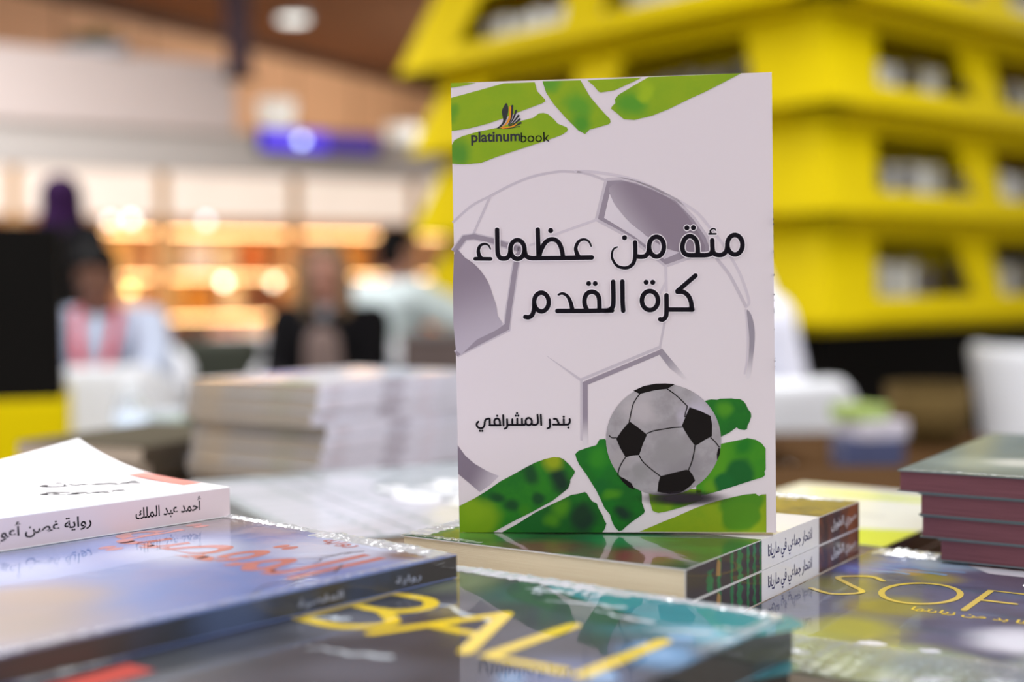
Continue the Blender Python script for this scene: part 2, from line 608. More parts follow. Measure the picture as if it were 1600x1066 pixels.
LIME = A_(132, 158, 8); LEAF = A_(84, 138, 18); DEEP = A_(14, 98, 18); DARK = A_(8, 62, 22); NIGHT = A_(6, 40, 22); OLIVE = A_(120, 146, 10)
def blots(pts):
    out = []
    for (x, y, r, c, *s) in pts:
        if r < 17:
            continue
        q = cv((x, y))
        out.append((q[0], q[1], r * PXM, c, *s))
    return out
P_ = {}
P_['card'] = mat('matt_white_cover', A_(204, 194, 199), 0.38, 0.012, 25, spec=0.35)
P_['halo'] = mat('title_outline', A_(214, 206, 212), 0.4, 0.01)
P_['title'] = mat('title_ink', A_(13, 8, 18), 0.6, 0.05, spec=0.12)
P_['line'] = mat('pale_grey_print', A_(180, 170, 179), 0.4, 0.02)
P_['line2'] = mat('fine_grey_print', A_(188, 178, 187), 0.4, 0.02)
P_['ring'] = mat('mid_grey_print', A_(137, 126, 138), 0.4, 0.03)
P_['light'] = gradient_mat('light_grey_print', A_(200, 191, 198), A_(184, 174, 184), cv((945, 320)), cv((1040, 400)))
P_['lens'] = gradient_mat('grey_lens_print', A_(126, 113, 126), A_(168, 158, 170), cv((720, 430)), cv((760, 540)))
P_['pent'] = gradient_mat('grey_panel_print', A_(170, 160, 170), A_(125, 112, 125), cv((965, 370)), cv((1020, 330)))
P_['cres'] = gradient_mat('grey_crescent_print', A_(138, 130, 141), A_(200, 191, 197), cv((1175, 540)), cv((1168, 592)))
P_['fade'] = gradient_mat('fading_band_print', A_(135, 124, 137), A_(200, 191, 197), cv((911, 650)), cv((911, 695)))
P_['fade2'] = gradient_mat('fading_corner_print', A_(140, 131, 142), A_(202, 193, 198), cv((1038, 560)), cv((1075, 598)))
P_['low'] = gradient_mat('lower_band_print', A_(116, 104, 118), A_(186, 176, 186), cv((735, 735)), cv((785, 760)))
P_['leaf_top'] = blot_mat('lime_watercolour', A_(128, 154, 4), blots([(712, 240, 30, A_(74, 128, 28)), (900, 165, 34, A_(84, 140, 26)), (905, 198, 30, A_(70, 132, 24)), (985, 160, 34, A_(76, 136, 24)), (862, 132, 24, A_(84, 140, 30)), (708, 182, 18, A_(90, 138, 20)), (925, 133, 16, A_(84, 140, 30)), (1000, 140, 20, A_(140, 166, 8))]), nmix=A_(118, 150, 6), nscale=70)
P_['leaf_a'] = blot_mat('green_watercolour', A_(34, 112, 14), blots([(725, 815, 62, A_(104, 140, 4), 0.5), (735, 790, 34, A_(112, 146, 6)), (790, 790, 20, DARK), (772, 772, 18, DARK), (777, 815, 14, DARK), (830, 742, 20, DARK), (878, 750, 26, NIGHT), (836, 776, 18, DARK, 0.3), (868, 722, 24, A_(132, 146, 6)), (815, 770, 10, A_(110, 140, 8)), (878, 772, 13, A_(150, 150, 8)), (848, 786, 9, A_(110, 140, 8)), (812, 800, 18, A_(44, 112, 8)), (815, 783, 8, DARK)]), nmix=A_(14, 92, 20), nscale=38, warp=0.006)
P_['leaf_b'] = blot_mat('dark_green_watercolour', A_(20, 100, 16), blots([(830, 822, 34, A_(10, 84, 22), 0.7), (880, 790, 24, A_(64, 122, 10)), (905, 780, 14, A_(104, 138, 8)), (868, 812, 22, A_(60, 118, 10)), (922, 815, 34, NIGHT), (915, 800, 24, A_(8, 44, 20)), (880, 790, 9, DARK), (898, 791, 6, DARK), (882, 826, 8, DARK)]), nmix=A_(10, 80, 18), nscale=40, warp=0.006)
P_['leaf_c'] = blot_mat('mid_green_watercolour', A_(14, 104, 16), blots([(925, 712, 24, A_(36, 118, 14)), (948, 735, 18, A_(12, 96, 18)), (940, 760, 24, A_(6, 88, 24)), (960, 775, 17, A_(60, 122, 10)), (984, 802, 17, NIGHT), (966, 812, 10, NIGHT), (972, 780, 8, A_(84, 130, 10)), (965, 768, 6, DARK), (985, 770, 8, DARK)]), nmix=A_(10, 84, 16), nscale=40, warp=0.006)
P_['leaf_d'] = blot_mat('lime_patch_watercolour', A_(110, 142, 8), blots([(1060, 790, 20, A_(70, 120, 10))]), nmix=A_(92, 134, 8), nscale=80)
P_['leaf_e'] = blot_mat('upper_green_watercolour', A_(22, 104, 14), blots([(1130, 640, 18, A_(64, 128, 12)), (1148, 645, 16, NIGHT), (1160, 665, 16, DARK), (1125, 670, 16, A_(34, 112, 12)), (1165, 640, 12, DARK)]), nmix=A_(10, 88, 18), nscale=45, warp=0.005)
P_['leaf_f'] = blot_mat('right_green_watercolour', A_(56, 126, 8), blots([(1120, 720, 40, A_(70, 134, 8)), (1170, 700, 22, A_(20, 104, 14)), (1160, 745, 32, A_(6, 84, 24), 0.6), (1135, 752, 22, A_(6, 88, 28), 0.6), (1186, 723, 16, NIGHT), (1177, 722, 11, A_(82, 134, 10), 0.75), (1192, 742, 7, A_(74, 128, 10)), (1110, 760, 20, A_(84, 134, 8))]), nmix=A_(40, 116, 12), nscale=40, warp=0.005)
P_['leaf_g'] = blot_mat('lower_lime_watercolour', A_(122, 146, 6), blots([(1160, 785, 34, A_(66, 120, 12), 0.7), (1158, 808, 30, A_(70, 122, 12), 0.7), (1148, 800, 16, A_(10, 96, 20), 0.4), (1135, 815, 12, A_(12, 92, 22)), (1180, 812, 14, A_(20, 100, 20)), (1185, 790, 10, A_(110, 142, 10)), (1154, 790, 8, A_(124, 148, 8)), (1167, 786, 5, DARK), (1140, 792, 6, DARK), (1160, 818, 9, DARK, 0.3), (1163, 812, 7, A_(112, 144, 10)), (1190, 826, 14, A_(20, 104, 14)), (1010, 828, 14, A_(70, 126, 10))]), nmix=A_(104, 138, 10), nscale=45, warp=0.005)
P_['ball'] = blot_mat('leather_print', A_(152, 146, 151), blots([(1090, 650, 40, A_(170, 162, 176), 0.2), (1000, 640, 40, A_(166, 158, 162), 0.2), (1060, 740, 50, A_(128, 122, 127), 0.2), (1046, 700, 40, A_(134, 129, 132), 0.2), (965, 720, 30, A_(150, 143, 146), 0.2), (1000, 745, 26, A_(132, 128, 130), 0.2)]), nmix=A_(136, 130, 134), nscale=130)
P_['ballblack'] = mat('black_panel_print', A_(16, 10, 9), 0.6, 0.3, 60, spec=0.15)
P_['orange'] = mat('orange_print', A_(206, 128, 20), 0.4, 0.1)
P_['slate'] = mat('slate_print', A_(44, 44, 46), 0.5, 0.4, 300, spec=0.2)
def printed_shadow():
    """The soft grey ellipse printed under the ball on the cover."""
    m, nt, b = new_mat('printed_ball_ground')
    out = nt.nodes['Material Output']
    sep = nd(nt, 'ShaderNodeSeparateXYZ')
    nt.links.new(nd(nt, 'ShaderNodeTexCoord').outputs['Object'], sep.inputs[0])
    c = cv((1068, 779))
    dx = math_node(nt, 'DIVIDE', math_node(nt, 'SUBTRACT', sep.outputs[0], c[0]), 84 * PXM)
    dy = math_node(nt, 'DIVIDE', math_node(nt, 'SUBTRACT', sep.outputs[1], c[1]), 15 * PXM)
    r = math_node(nt, 'SQRT', math_node(nt, 'ADD', math_node(nt, 'MULTIPLY', dx, dx), math_node(nt, 'MULTIPLY', dy, dy)))
    tr = nd(nt, 'ShaderNodeBsdfTransparent')
    setp(b, Roughness=0.4)
    b.inputs['Base Color'].default_value = A_(40, 30, 38)
    mx = nd(nt, 'ShaderNodeMixShader')
    nt.links.new(math_node(nt, 'MULTIPLY', ramp(nt, r, 1.0, 0.25), 0.93), mx.inputs[0])
    nt.links.new(tr.outputs[0], mx.inputs[1])
    nt.links.new(b.outputs[0], mx.inputs[2])
    nt.links.new(mx.outputs[0], out.inputs['Surface'])
    return m
P_['ground'] = printed_shadow()

def football_cover(mb, w, h, t, fn):
    z = [t + 0.00004 * (i + 1) for i in range(14)]
    L = lambda pts, wd, i, m, n=6, **k: mb.stroke(spline(pts, n), wd * PXM, z[i], P_[m], **k)
    S = lambda pts, wd, i, m, **k: mb.stroke(pts, wd * PXM, z[i], P_[m], **k)
    # the big grey football
    L(c7([(42, 432), (180, 310), (320, 235), (480, 150), (640, 85), (800, 52), (900, 45), (1050, 60), (1180, 105)]), 4, 0, 'line')
    S(c7([(322, 235), (195, 520)]), 4, 0, 'line')
    L(c8([(0, 88), (100, 90), (200, 100), (340, 125), (500, 175), (740, 295), (880, 385), (970, 490), (1050, 590), (1120, 700), (1190, 830), (1240, 970), (1252, 1035), (1232, 1062)]), 4.5, 0, 'line2')
    L(c8([(1020, 715), (1110, 830), (1180, 960), (1230, 1062)]), 5, 0, 'line')
    S(c8([(650, 775), (655, 965)]), 4.4, 0, 'line2')
    S(c3([(655, 70), (690, 0)]), 4, 0, 'line2')
    S(c3([(680, 240), (650, 398)]), 3.6, 0, 'line')
    L(c8([(160, 435), (80, 463), (0, 492), (-130, 540), (-260, 600), (-330, 625)]), 4, 0, 'line2')
    # upper right panel
    pent = c8([(228, 156), (330, 150), (440, 174), (560, 218), (725, 300), (850, 430), (940, 560), (985, 690), (850, 690), (650, 760), (530, 665), (400, 560), (160, 432)])
    mb.stroke(pent + [pent[0]], 9 * PXM, z[0], P_['line'])
    mb.poly(pent, z[1], P_['ring'])
    mb.poly(c8([(245, 250), (205, 425), (420, 555), (640, 722), (750, 672), (640, 640), (500, 545)]), z[2], P_['light'])
    mb.poly(spline(c8([(243, 205), (340, 162), (440, 184), (560, 226), (720, 310), (830, 440), (905, 560), (930, 660), (750, 665), (660, 640), (560, 580), (400, 465), (300, 350), (262, 285)]), 3, True), z[3], P_['pent'])
    # left panel
    lp = one([(708, 396), (726, 374), (741, 372), (768, 378), (793, 385.5), (812, 391), (809, 401), (804, 428), (799, 462), (795, 487), (792, 513), (712, 556)])
    mb.stroke([lp[0]] + lp[1:6], 12 * PXM, z[0], P_['line'], caps=False)
    mb.stroke(lp[6:], 12 * PXM, z[0], P_['line'], caps=False)
    mb.stroke(c7([(545, 700), (540, 640)]) , 8 * PXM, z[1], P_['ring'], caps=False)
    mb.stroke([lp[0]] + lp[1:6], 8 * PXM, z[1], P_['ring'], caps=False)
    mb.stroke(lp[6:], 8 * PXM, z[1], P_['ring'], caps=False)
    for q in lp[1:-1]:
        mb.disc(q, 4 * PXM, z[1], P_['ring'])
    mb.poly(spline(one([(709, 401), (727, 405.5), (745.5, 419), (762, 441.6), (771, 466.5), (775.5, 480), (778, 496), (784, 512), (745, 533), (712, 550)]), 3, True), z[2], P_['lens'])
    # centre hexagon
    S(one([(854, 558), (908, 596)]), 0.6, 0, 'line', w1=4.5 * PXM)
    S(one([(907, 595), (1031, 543)]), 4.5, 0, 'line')
    S(one([(913, 601), (1030, 551.5)]), 7, 1, 'ring')
    mb.poly(one([(1026, 550), (1034, 545), (1073, 592), (1068, 592), (1046, 576)]), z[1], P_['fade2'])
    S(one([(908, 595), (908, 690)]), 4, 0, 'line', caps=False)
    S(one([(914, 599), (914, 696)]), 8, 1, 'fade', caps=False)
    # right crescent and lower left band
    mb.poly(spline(one([(1167, 484), (1174, 492.5), (1178.5, 511), (1179, 532), (1176.4, 558), (1172.5, 587), (1166, 590), (1169.5, 558), (1170.5, 527), (1168, 500)]), 4, True), z[1], P_['cres'])
    L(one([(1165, 484), (1168, 520), (1167, 560), (1163, 584)]), 3, 0, 'line2')
    mb.poly(one([(714, 698), (727, 715), (741, 727), (760, 738), (779, 746), (765, 760), (749, 771), (715, 743)]), z[1], P_['low'])
    # green grass strokes
    def leaf(pts, m, n=3, i=4):
        mb.poly(spline(pts, n, True), z[i], P_[m])
    mb.poly(cT([(22, 176), (170, 175), (250, 178), (130, 205), (24, 222)]), z[4], P_['leaf_top'])
    mb.poly(cT([(18, 310), (120, 285), (300, 235), (490, 180), (765, 168), (785, 245), (855, 320), (858, 335), (830, 352), (600, 440), (480, 490), (350, 535), (200, 575), (100, 592), (18, 600)]), z[4], P_['leaf_top'])
    mb.poly(cT([(18, 722), (60, 680), (130, 645), (230, 615), (430, 570), (600, 520), (750, 480), (800, 442), (840, 437), (880, 447), (930, 490), (965, 530), (1045, 562), (1054, 580), (1045, 600), (1000, 630), (850, 685), (700, 735), (430, 825), (290, 880), (140, 893), (22, 888)]), z[4], P_['leaf_top'])
    mb.poly(cT2([(35, 98), (285, 90), (320, 150), (350, 200), (400, 260), (445, 310), (480, 345), (482, 365), (474, 378), (400, 400), (345, 415), (315, 445), (270, 420), (190, 340), (110, 250), (60, 175)]), z[4], P_['leaf_top'])
    mb.poly(cT2([(330, 90), (690, 70), (640, 95), (510, 155), (420, 170), (405, 165), (372, 125)]), z[4], P_['leaf_top'])
    mb.poly(cT2([(735, 66), (1345, 28), (1230, 98), (1100, 165), (1000, 210), (870, 275), (760, 320), (640, 350), (570, 345), (530, 310), (485, 275), (495, 258), (515, 240), (512, 215), (535, 185), (650, 115)]), z[4], P_['leaf_top'])
    mb.poly(c5([(104, 635), (250, 560), (380, 480), (500, 395), (640, 320), (740, 262), (830, 215), (930, 178), (1010, 160), (1070, 163), (1105, 178), (1160, 228), (1215, 292), (1212, 315), (1170, 378), (1172, 400), (1150, 460), (1100, 500), (1000, 580), (800, 690), (600, 790), (430, 890), (108, 895)]), z[4], P_['leaf_a'])
    mb.poly(c5([(515, 890), (650, 810), (840, 690), (1000, 610), (1090, 568), (1180, 522), (1250, 510), (1310, 493), (1330, 505), (1360, 555), (1385, 585), (1425, 600), (1442, 650), (1480, 715), (1500, 770), (1518, 795), (1500, 850), (1478, 880)]), z[4], P_['leaf_b'])
    mb.poly(one([(898, 711), (903, 706), (917, 701), (931, 697), (936, 688), (944, 687), (960, 700), (1000, 760), (1002, 775), (1002, 786), (1006.5, 799), (1005, 803), (999.5, 807), (985.5, 817), (977, 824), (971.5, 829.5), (966, 831), (959, 824), (955, 815), (952, 805), (943.5, 794.5), (937, 780), (931, 768), (916, 743.6), (904, 727), (900, 718)]), z[4], P_['leaf_c'])
    mb.poly(one([(1013.5, 775), (1015, 786), (1018.7, 799), (1027.5, 802.4), (1041.5, 799.7), (1066, 792.7), (1095, 782), (1095, 765), (1013, 765)]), z[4], P_['leaf_d'])
    mb.poly(c4([(850, 200), (880, 190), (910, 184), (960, 187), (985, 178), (1080, 174), (1110, 180), (1150, 180), (1180, 198), (1200, 225), (1215, 260), (1240, 295), (1243, 325), (1228, 370), (1212, 400), (1208, 428), (1190, 437), (1165, 435), (1140, 430), (1120, 416), (1060, 460), (985, 497), (900, 480), (850, 300)]), z[4], P_['leaf_e'])
    mb.poly(c4([(800, 560), (985, 555), (1100, 530), (1175, 515), (1210, 504), (1280, 518), (1330, 548), (1362, 590), (1362, 765), (1352, 780), (1356, 812), (1340, 828), (1200, 872), (1100, 905), (970, 947), (870, 975), (780, 985)]), z[4], P_['leaf_f'])
    mb.poly(c6([(330, 752), (460, 698), (560, 655), (650, 620), (740, 580), (830, 540), (940, 500), (1050, 468), (1200, 432), (1280, 415), (1370, 407), (1385, 420), (1400, 427), (1425, 415), (1464, 412), (1464, 752)]), z[4], P_['leaf_g'])
    # the small football
    mb.disc(cv((1035.7, 688)), 89.3 * PXM, z[6], P_['ball'], ry=87.5 * PXM, seg=64)
    for pts in ([(262, 115), (350, 75), (450, 55), (530, 53), (610, 58), (545, 98), (450, 108), (315, 142)], [(230, 370), (300, 420), (375, 480), (340, 560), (310, 650), (250, 655), (195, 670), (150, 590), (118, 515), (170, 440)],
                [(730, 250), (820, 280), (905, 322), (918, 400), (915, 490), (850, 525), (790, 565), (765, 560), (715, 490), (665, 405), (695, 330)], [(485, 825), (600, 795), (700, 770), (725, 775), (755, 815), (775, 860), (735, 905), (690, 940), (640, 965), (560, 972), (460, 955), (468, 880)],
                [(135, 825), (180, 842), (245, 885), (272, 940), (225, 922), (170, 872)], [(968, 588), (984, 592), (982, 630), (972, 660), (958, 690), (955, 640)]):
        mb.poly(c4(pts), z[7], P_['ballblack'])
    for pts in ([(315, 142), (280, 190), (255, 245), (228, 370)], [(545, 98), (610, 145), (660, 190), (712, 242)], [(375, 470), (430, 448), (500, 435), (590, 420), (665, 415)], [(310, 655), (340, 705), (400, 760), (485, 825)],
                [(775, 560), (765, 630), (745, 710), (720, 770)], [(195, 670), (165, 715), (140, 770), (132, 822)], [(905, 502), (940, 535), (975, 580)], [(60, 490), (85, 507), (118, 506)], [(712, 242), (695, 300), (690, 330)]):
        mb.stroke(spline(c4(pts), 5), 1.7 * PXM, z[8], P_['ballblack'])
    mb.poly(ellipse(*cv((1068, 779)), 84 * PXM, 15 * PXM, 40)[:-1], z[9], P_['ground'])
    # title, traced stroke by stroke
    T = 7.2
    title = []
    def st(f, pts, n=6, w=T, w1=None):
        title.append((spline(f(pts), n) if n else f(pts), w * PXM, None if w1 is None else w1 * PXM))
    st(cA, [(107, 400), (90, 365), (86, 318), (105, 275), (150, 256), (190, 270), (212, 310)], w1=2.2)
    st(cA, [(52, 412), (212, 412)], 0, 6)
    st(cA, [(281, 108), (284, 300), (290, 365), (312, 400), (345, 408), (385, 400), (410, 365), (420, 320)])
    st(cA, [(492 + 74 * math.cos(a * PI / 12), 312 + 98 * math.sin(a * PI / 12)) for a in range(25)], 2)
    st(cA, [(566, 320), (576, 365), (600, 392), (645, 402)])
    st(cA, [(640, 402), (950, 398), (1265, 391)], 0)
    st(cA, [(704, 104), (712, 398)], 0)
    st(cA, [(718, 380), (740, 310), (785, 235), (845, 204), (905, 222), (945, 285), (966, 385)])
    st(cA, [(1125, 380), (1105, 335), (1100, 285), (1130, 225), (1185, 202), (1235, 225), (1260, 275)], w1=2.4)
    st(cA, [(740 + 76 * math.cos(a * PI / 12), 858 + 97 * math.sin(a * PI / 12)) for a in range(25)], 2)
    st(cA, [(664, 858), (663, 930), (645, 990), (610, 1017), (572, 1014)])
    st(cA, [(918, 780), (960, 768), (1010, 795), (1042, 855), (1062, 935)], w=3.2, w1=T)
    st(cA, [(905, 950), (1200, 948), (1475, 942)], 0)
    st(cA, [(1212, 935), (1190, 880), (1190, 820), (1215, 768), (1265, 748), (1315, 768), (1340, 820), (1344, 935)])
    st(cB, [(-20, 888), (25, 886), (65, 865), (84, 815), (82, 605)])
    st(cB, [(172, 602), (174, 800), (180, 888)], 0)
    st(cB, [(442 + 79 * math.cos(a * PI / 12), 787 + 93 * math.sin(a * PI / 12)) for a in range(25)], 2)
    st(cB, [(604, 735), (604, 890), (596, 945), (568, 972), (542, 970)])
    st(cB, [(606, 874), (856, 873)], 0)
    st(cB, [(888, 540), (712, 692)], 0)
    st(cB, [(712, 700), (765, 700), (815, 735), (843, 795), (853, 873)])
    st(cB, [(298, 218), (300, 330), (284, 415), (240, 458), (185, 468), (118, 445), (74, 375), (74, 315), (92, 280), (125, 264)], w1=2.2)
    st(cB, [(300, 352), (345, 358), (395, 352), (425, 320), (436, 275)])
    st(cB, [(508 + 73 * math.cos(a * PI / 12), 258 + 97 * math.sin(a * PI / 12)) for a in range(25)], 2)
    st(cB, [(1276 + 74 * math.cos(a * PI / 12), 235 + 96 * math.sin(a * PI / 12)) for a in range(25)], 2)
    st(cB, [(1203, 240), (1192, 295), (1155, 332), (1105, 336), (1068, 318), (1056, 275), (1053, 192)])
    st(cB, [(1056, 280), (1040, 325), (985, 339), (910, 340)])
    st(cB, [(912, 338), (910, 250), (890, 185), (838, 152), (788, 178), (762, 245), (770, 305), (812, 338), (912, 340)])
    st(cB, [(1040, 122), (1036, 100), (1052, 82), (1078, 80), (1088, 96)], w=3.2, w1=1.6)
    st(cB, [(1022, 130), (1090, 129)], 0, 2.8)
    dots = [(cA, 838, 113, 27), (cA, 1232, 662, 26), (cA, 1300, 662, 26), (cB, 405, 608, 25), (cB, 470, 608, 25), (cB, 195, 172, 25), (cB, 806, 72, 25), (cB, 870, 70, 25)]
    kk = {cA: 6.664, cB: 6.27, cC: 9.697}
    for pts, wd, w1 in title:
        mb.stroke(pts, wd + 3.0 * PXM, z[10], P_['halo'], w1=None if w1 is None else w1 + 3.0 * PXM)
        mb.stroke(pts, wd, z[11], P_['title'], w1=w1)
    for f, x, y, r in dots:
        mb.disc(f([(x, y)])[0], (r / kk[f] + 1.5) * PXM, z[10], P_['halo'])
        mb.disc(f([(x, y)])[0], r / kk[f] * PXM, z[11], P_['title'])
    # author
    a = 3.1
    for pts, n in (([(118, 255), (95, 282), (100, 325), (140, 352), (185, 345), (210, 305), (215, 260), (232, 220), (285, 208), (290, 260), (293, 305)], 5), ([(285, 307), (455, 306)], 0),
                   ([(447, 305), (443, 250), (428, 216), (400, 204), (370, 220), (360, 255), (370, 300)], 5), ([(493, 155), (499, 310)], 0), ([(553, 215), (556, 300), (547, 340), (515, 358)], 5),
                   ([(556, 300), (820, 300)], 0), ([(632, 215), (632, 300)], 0), ([(706, 205), (706, 300)], 0), ([(778, 205), (780, 300)], 0),
                   ([(880 + 47 * math.cos(q * PI / 10), 248 + 55 * math.sin(q * PI / 10)) for q in range(21)], 2), ([(790, 300), (825, 290), (836, 255)], 4), ([(925, 260), (940, 295), (985, 295), (1015, 275), (1020, 230), (1013, 145)], 5),
                   ([(1064, 145), (1070, 298)], 0), ([(1197, 215), (1202, 300), (1192, 338), (1163, 350)], 5), ([(1262, 205), (1295, 207), (1320, 240), (1338, 288)], 5), ([(1250, 291), (1455, 290), (1490, 275), (1502, 245), (1500, 208)], 4), ([(1410, 210), (1412, 288)], 0)):
        p = cC(pts)
        mb.stroke(spline(p, n) if n else p, a * PXM, z[11], P_['title'])
    for x, y in ((143, 392), (178, 392), (403, 163), (703, 122), (684, 160), (722, 160), (1410, 172), (1480, 335)):
        mb.disc(cC([(x, y)])[0], 1.75 * PXM, z[11], P_['title'])
    # publisher's mark
    ang = 0.0
    p0 = cv((737, 230)); p1 = cv((814, 230)); p2 = cv((859, 229))
    write(mb, 'platinum', p0[0], p0[1], p1[0] - p0[0], z[6], P_['slate'], bold=0.025)
    write(mb, 'book', p1[0] + 0.5 * PXM, p1[1] + 5.6 * PXM, p2[0] - p1[0], z[6], P_['title'], bold=0.0)
    mb.poly(spline(cT([(515, 352), (531, 385), (530, 440), (508, 515), (465, 565), (430, 576), (470, 540), (488, 500), (475, 430), (492, 385)]), 3, True), z[6], P_['slate'])
    mb.poly(spline(cT([(540, 385), (563, 392), (562, 450), (542, 512), (505, 552), (462, 574), (510, 530), (537, 470)]), 3, True), z[7], P_['orange'])
    for pts in ([(530, 545), (560, 480), (568, 378)], [(535, 550), (575, 490), (602, 420)], [(540, 555), (585, 510), (622, 462)], [(540, 562), (590, 530), (632, 494)], [(540, 566), (595, 550), (640, 526)], [(445, 577), (540, 575), (632, 556)]):
        mb.stroke(spline(cT(pts), 5), 0.8 * PXM, z[7], P_['slate'], w1=3.4 * PXM if pts[0][0] > 500 else 1 * PXM)
    mb.stroke(spline(cT([(480, 572), (560, 560), (600, 540)]), 5), 2 * PXM, z[8], P_['orange'])
    # fine crease along the spine hinge
    
for _m in list(P_.values()):
    _p = _m.node_tree.nodes.get('Principled BSDF')
    if _p and _p.inputs['Specular IOR Level'].default_value > 0.3:
        _p.inputs['Specular IOR Level'].default_value = 0.25
def football_spine(mb, pl, h, t):
    write(mb, arabic('مئة من عظماء كرة القدم'), 0, 0, 0.09, 0, P_['title'], place=lambda q: pl(0.16 - q[0], t * 0.35 + q[1]))

yaw, tilt = -0.10379, -0.00888
base = Vector((0.04781, 0.6243, 0.9662))
ax = Vector((math.cos(yaw), math.sin(yaw), 0)); ay = Vector((-math.sin(yaw), math.cos(yaw), 0))
org = base - ax * SW / 2 + ay * ST
org.z = 0.9656
paperback('paperback_book', 'white paperback with grey and small football on its cover, standing upright on the green book', 'book', SW, SH, ST,
          P_['card'], M['paper'], P_['card'], org, (PI / 2, tilt, yaw), art=football_cover, spine_art=football_spine)

# ------------------------------------------------------------------ the display table
TOP = 0.880
t = thing('display_table', 'brown wooden table covered with stacks of books', 'table', (0, 0, 0))
m = MB(); m.box(-1.15, 0.12, TOP - 0.035, 1.15, 1.50, TOP, M['wood']); m.build('tabletop', t, bevel=0.004)
for x in (-1.08, 1.08):
    for y in (0.2, 1.42):
        m = MB(); m.box(x - 0.035, y - 0.035, 0, x + 0.035, y + 0.035, TOP - 0.035, M['wood']); m.build('leg', t, bevel=0.003)

def stack(root, n, dz, labels, group, jitter=None, angle=None):
    """n more copies below a finished top book, each its own thing."""
    for k in range(n):
        j = jitter(k + 1) if jitter else (0, 0)
        r = tuple(root.rotation_euler)
        if angle:
            r = (r[0], r[1], r[2] + angle(k + 1))
        dup(root, root.location + Vector((j[0], j[1], -dz * (k + 1))), r, labels(k + 1), group, skip=('plastic_wrap',))

def vec(ang, d):
    return (d * math.cos(math.radians(ang)), d * math.sin(math.radians(ang)))

# ---- green jungle book: two in view, the football book stands on the upper one
GW, GH, GT = 0.1485, 0.205, 0.01426
G = {}
G['front'] = blot_mat('jungle_print', C(30, 96, 44), [(0.12, 0.012, 0.03, C(112, 40, 44)), (0.075, 0.008, 0.03, C(98, 44, 44)), (0.02, 0.03, 0.03, C(70, 120, 50)), (0.03, 0.07, 0.03, C(96, 84, 50)), (0.09, 0.05, 0.03, C(20, 120, 70)), (0.13, 0.06, 0.02, C(28, 60, 40))], nmix=C(16, 60, 32), nscale=60, coat=1.0, rough=0.35, bump=0.12)
G['white'] = mat('white_band_print', C(232, 230, 232), 0.35, 0.02, 30, coat=0.8)
G['olive'] = blot_mat('olive_band_print', C(140, 118, 24), [(0.03, 0.18, 0.03, C(98, 84, 30)), (0.1, 0.17, 0.03, C(160, 140, 30)), (0.14, 0.195, 0.02, C(120, 104, 30))], nmix=C(92, 82, 40), nscale=80, coat=1.0)
G['sdark'] = mat('jungle_spine_print', C(52, 44, 46), 0.4, 0.5, 90, coat=0.7)
G['sgreen'] = mat('jungle_leaf_print', C(36, 108, 62), 0.4, 0.5, 120, coat=0.7)
G['srust'] = blot_mat('rust_spine_print', C(128, 74, 44), [(GW, 0.17, 0.012, C(70, 56, 58)), (GW, 0.195, 0.012, C(140, 80, 46)), (GW, 0.155, 0.008, C(66, 50, 46))], nmix=C(84, 58, 50), nscale=150, coat=0.7)
G['blue'] = mat('navy_ink', C(40, 38, 92), 0.4, 0.05)
G['sage'] = mat('stone_print', C(150, 116, 70), 0.4, 0.3, 90)
def green_front(mb, w, h, t, fn):
    z = t + 0.00006
    mb.poly([(0, 0), (w, 0), (w, 0.0765), (0, 0.0765)], z, G['front'])
    mb.poly([(0, 0.148), (w, 0.148), (w, h), (0, h)], z, G['olive'])
    write(mb, arabic('انتحار جماعي في ماريانا'), 0.03, 0.10, 0.09, z, G['blue'], bold=0.01)
def green_spine(mb, pl, h, t):
    q = lambda pts, m, o=0: mb.add([pl(a, b, o) for a, b in pts], [tuple(range(len(pts)))], m)
    e = 0.0004
    q([(0.0, e), (0.0765, e), (0.0765, t - e), (0.0, t - e)], G['sdark'])
    q([(0.147, e), (h, e), (h, t - e), (0.147, t - e)], G['srust'])
    r = random.Random(3)
    for s, wd in ((0.022, 0.007), (0.031, 0.004), (0.044, 0.003), (0.052, 0.006), (0.061, 0.003), (0.068, 0.004), (0.0745, 0.0028)):
        pts = []
        n = 10
        for k in range(n + 1):
            pts.append((s + wd * (0.25 + 0.5 * r.random()), e + (t - 2 * e) * k / n))
        for k in range(n, -1, -1):
            pts.append((s - wd * (0.1 + 0.4 * r.random()), e + (t - 2 * e) * k / n))
        if s < 0.03:
            pts = [(a, b) for a, b in pts if b < t * 0.72]
        tris = tessellate_polygon([[Vector((a, b, 0)) for a, b in pts]])
        mb.add([pl(a, b, 0.00003) for a, b in pts], [t3[::-1] if (Vector(pts[t3[1]]) - Vector(pts[t3[0]])).cross(Vector(pts[t3[2]]) - Vector(pts[t3[0]])) < 0 else t3 for t3 in tris], G['sgreen'])
    q([(0.0285, t * 0.45), (0.0325, t * 0.4), (0.033, t * 0.8), (0.0305, t * 0.95), (0.029, t * 0.8)], G['sage'], 0.00006)
    write(mb, arabic('انتحار جماعي في ماريانا'), 0, 0, 0.054, 0, G['blue'], bold=0.012, height=0.0088, place=lambda p: pl(0.0835 + p[0], t * 0.14 + p[1], 0.00004))
    write(mb, arabic('صبري الطويل'), 0, 0, 0.036, 0, G['white'], bold=0.008, height=0.0075, place=lambda p: pl(0.164 + p[0], t * 0.2 + p[1], 0.00004))
p, a = frame((0.0700, 0.5440), 56, v=GW)
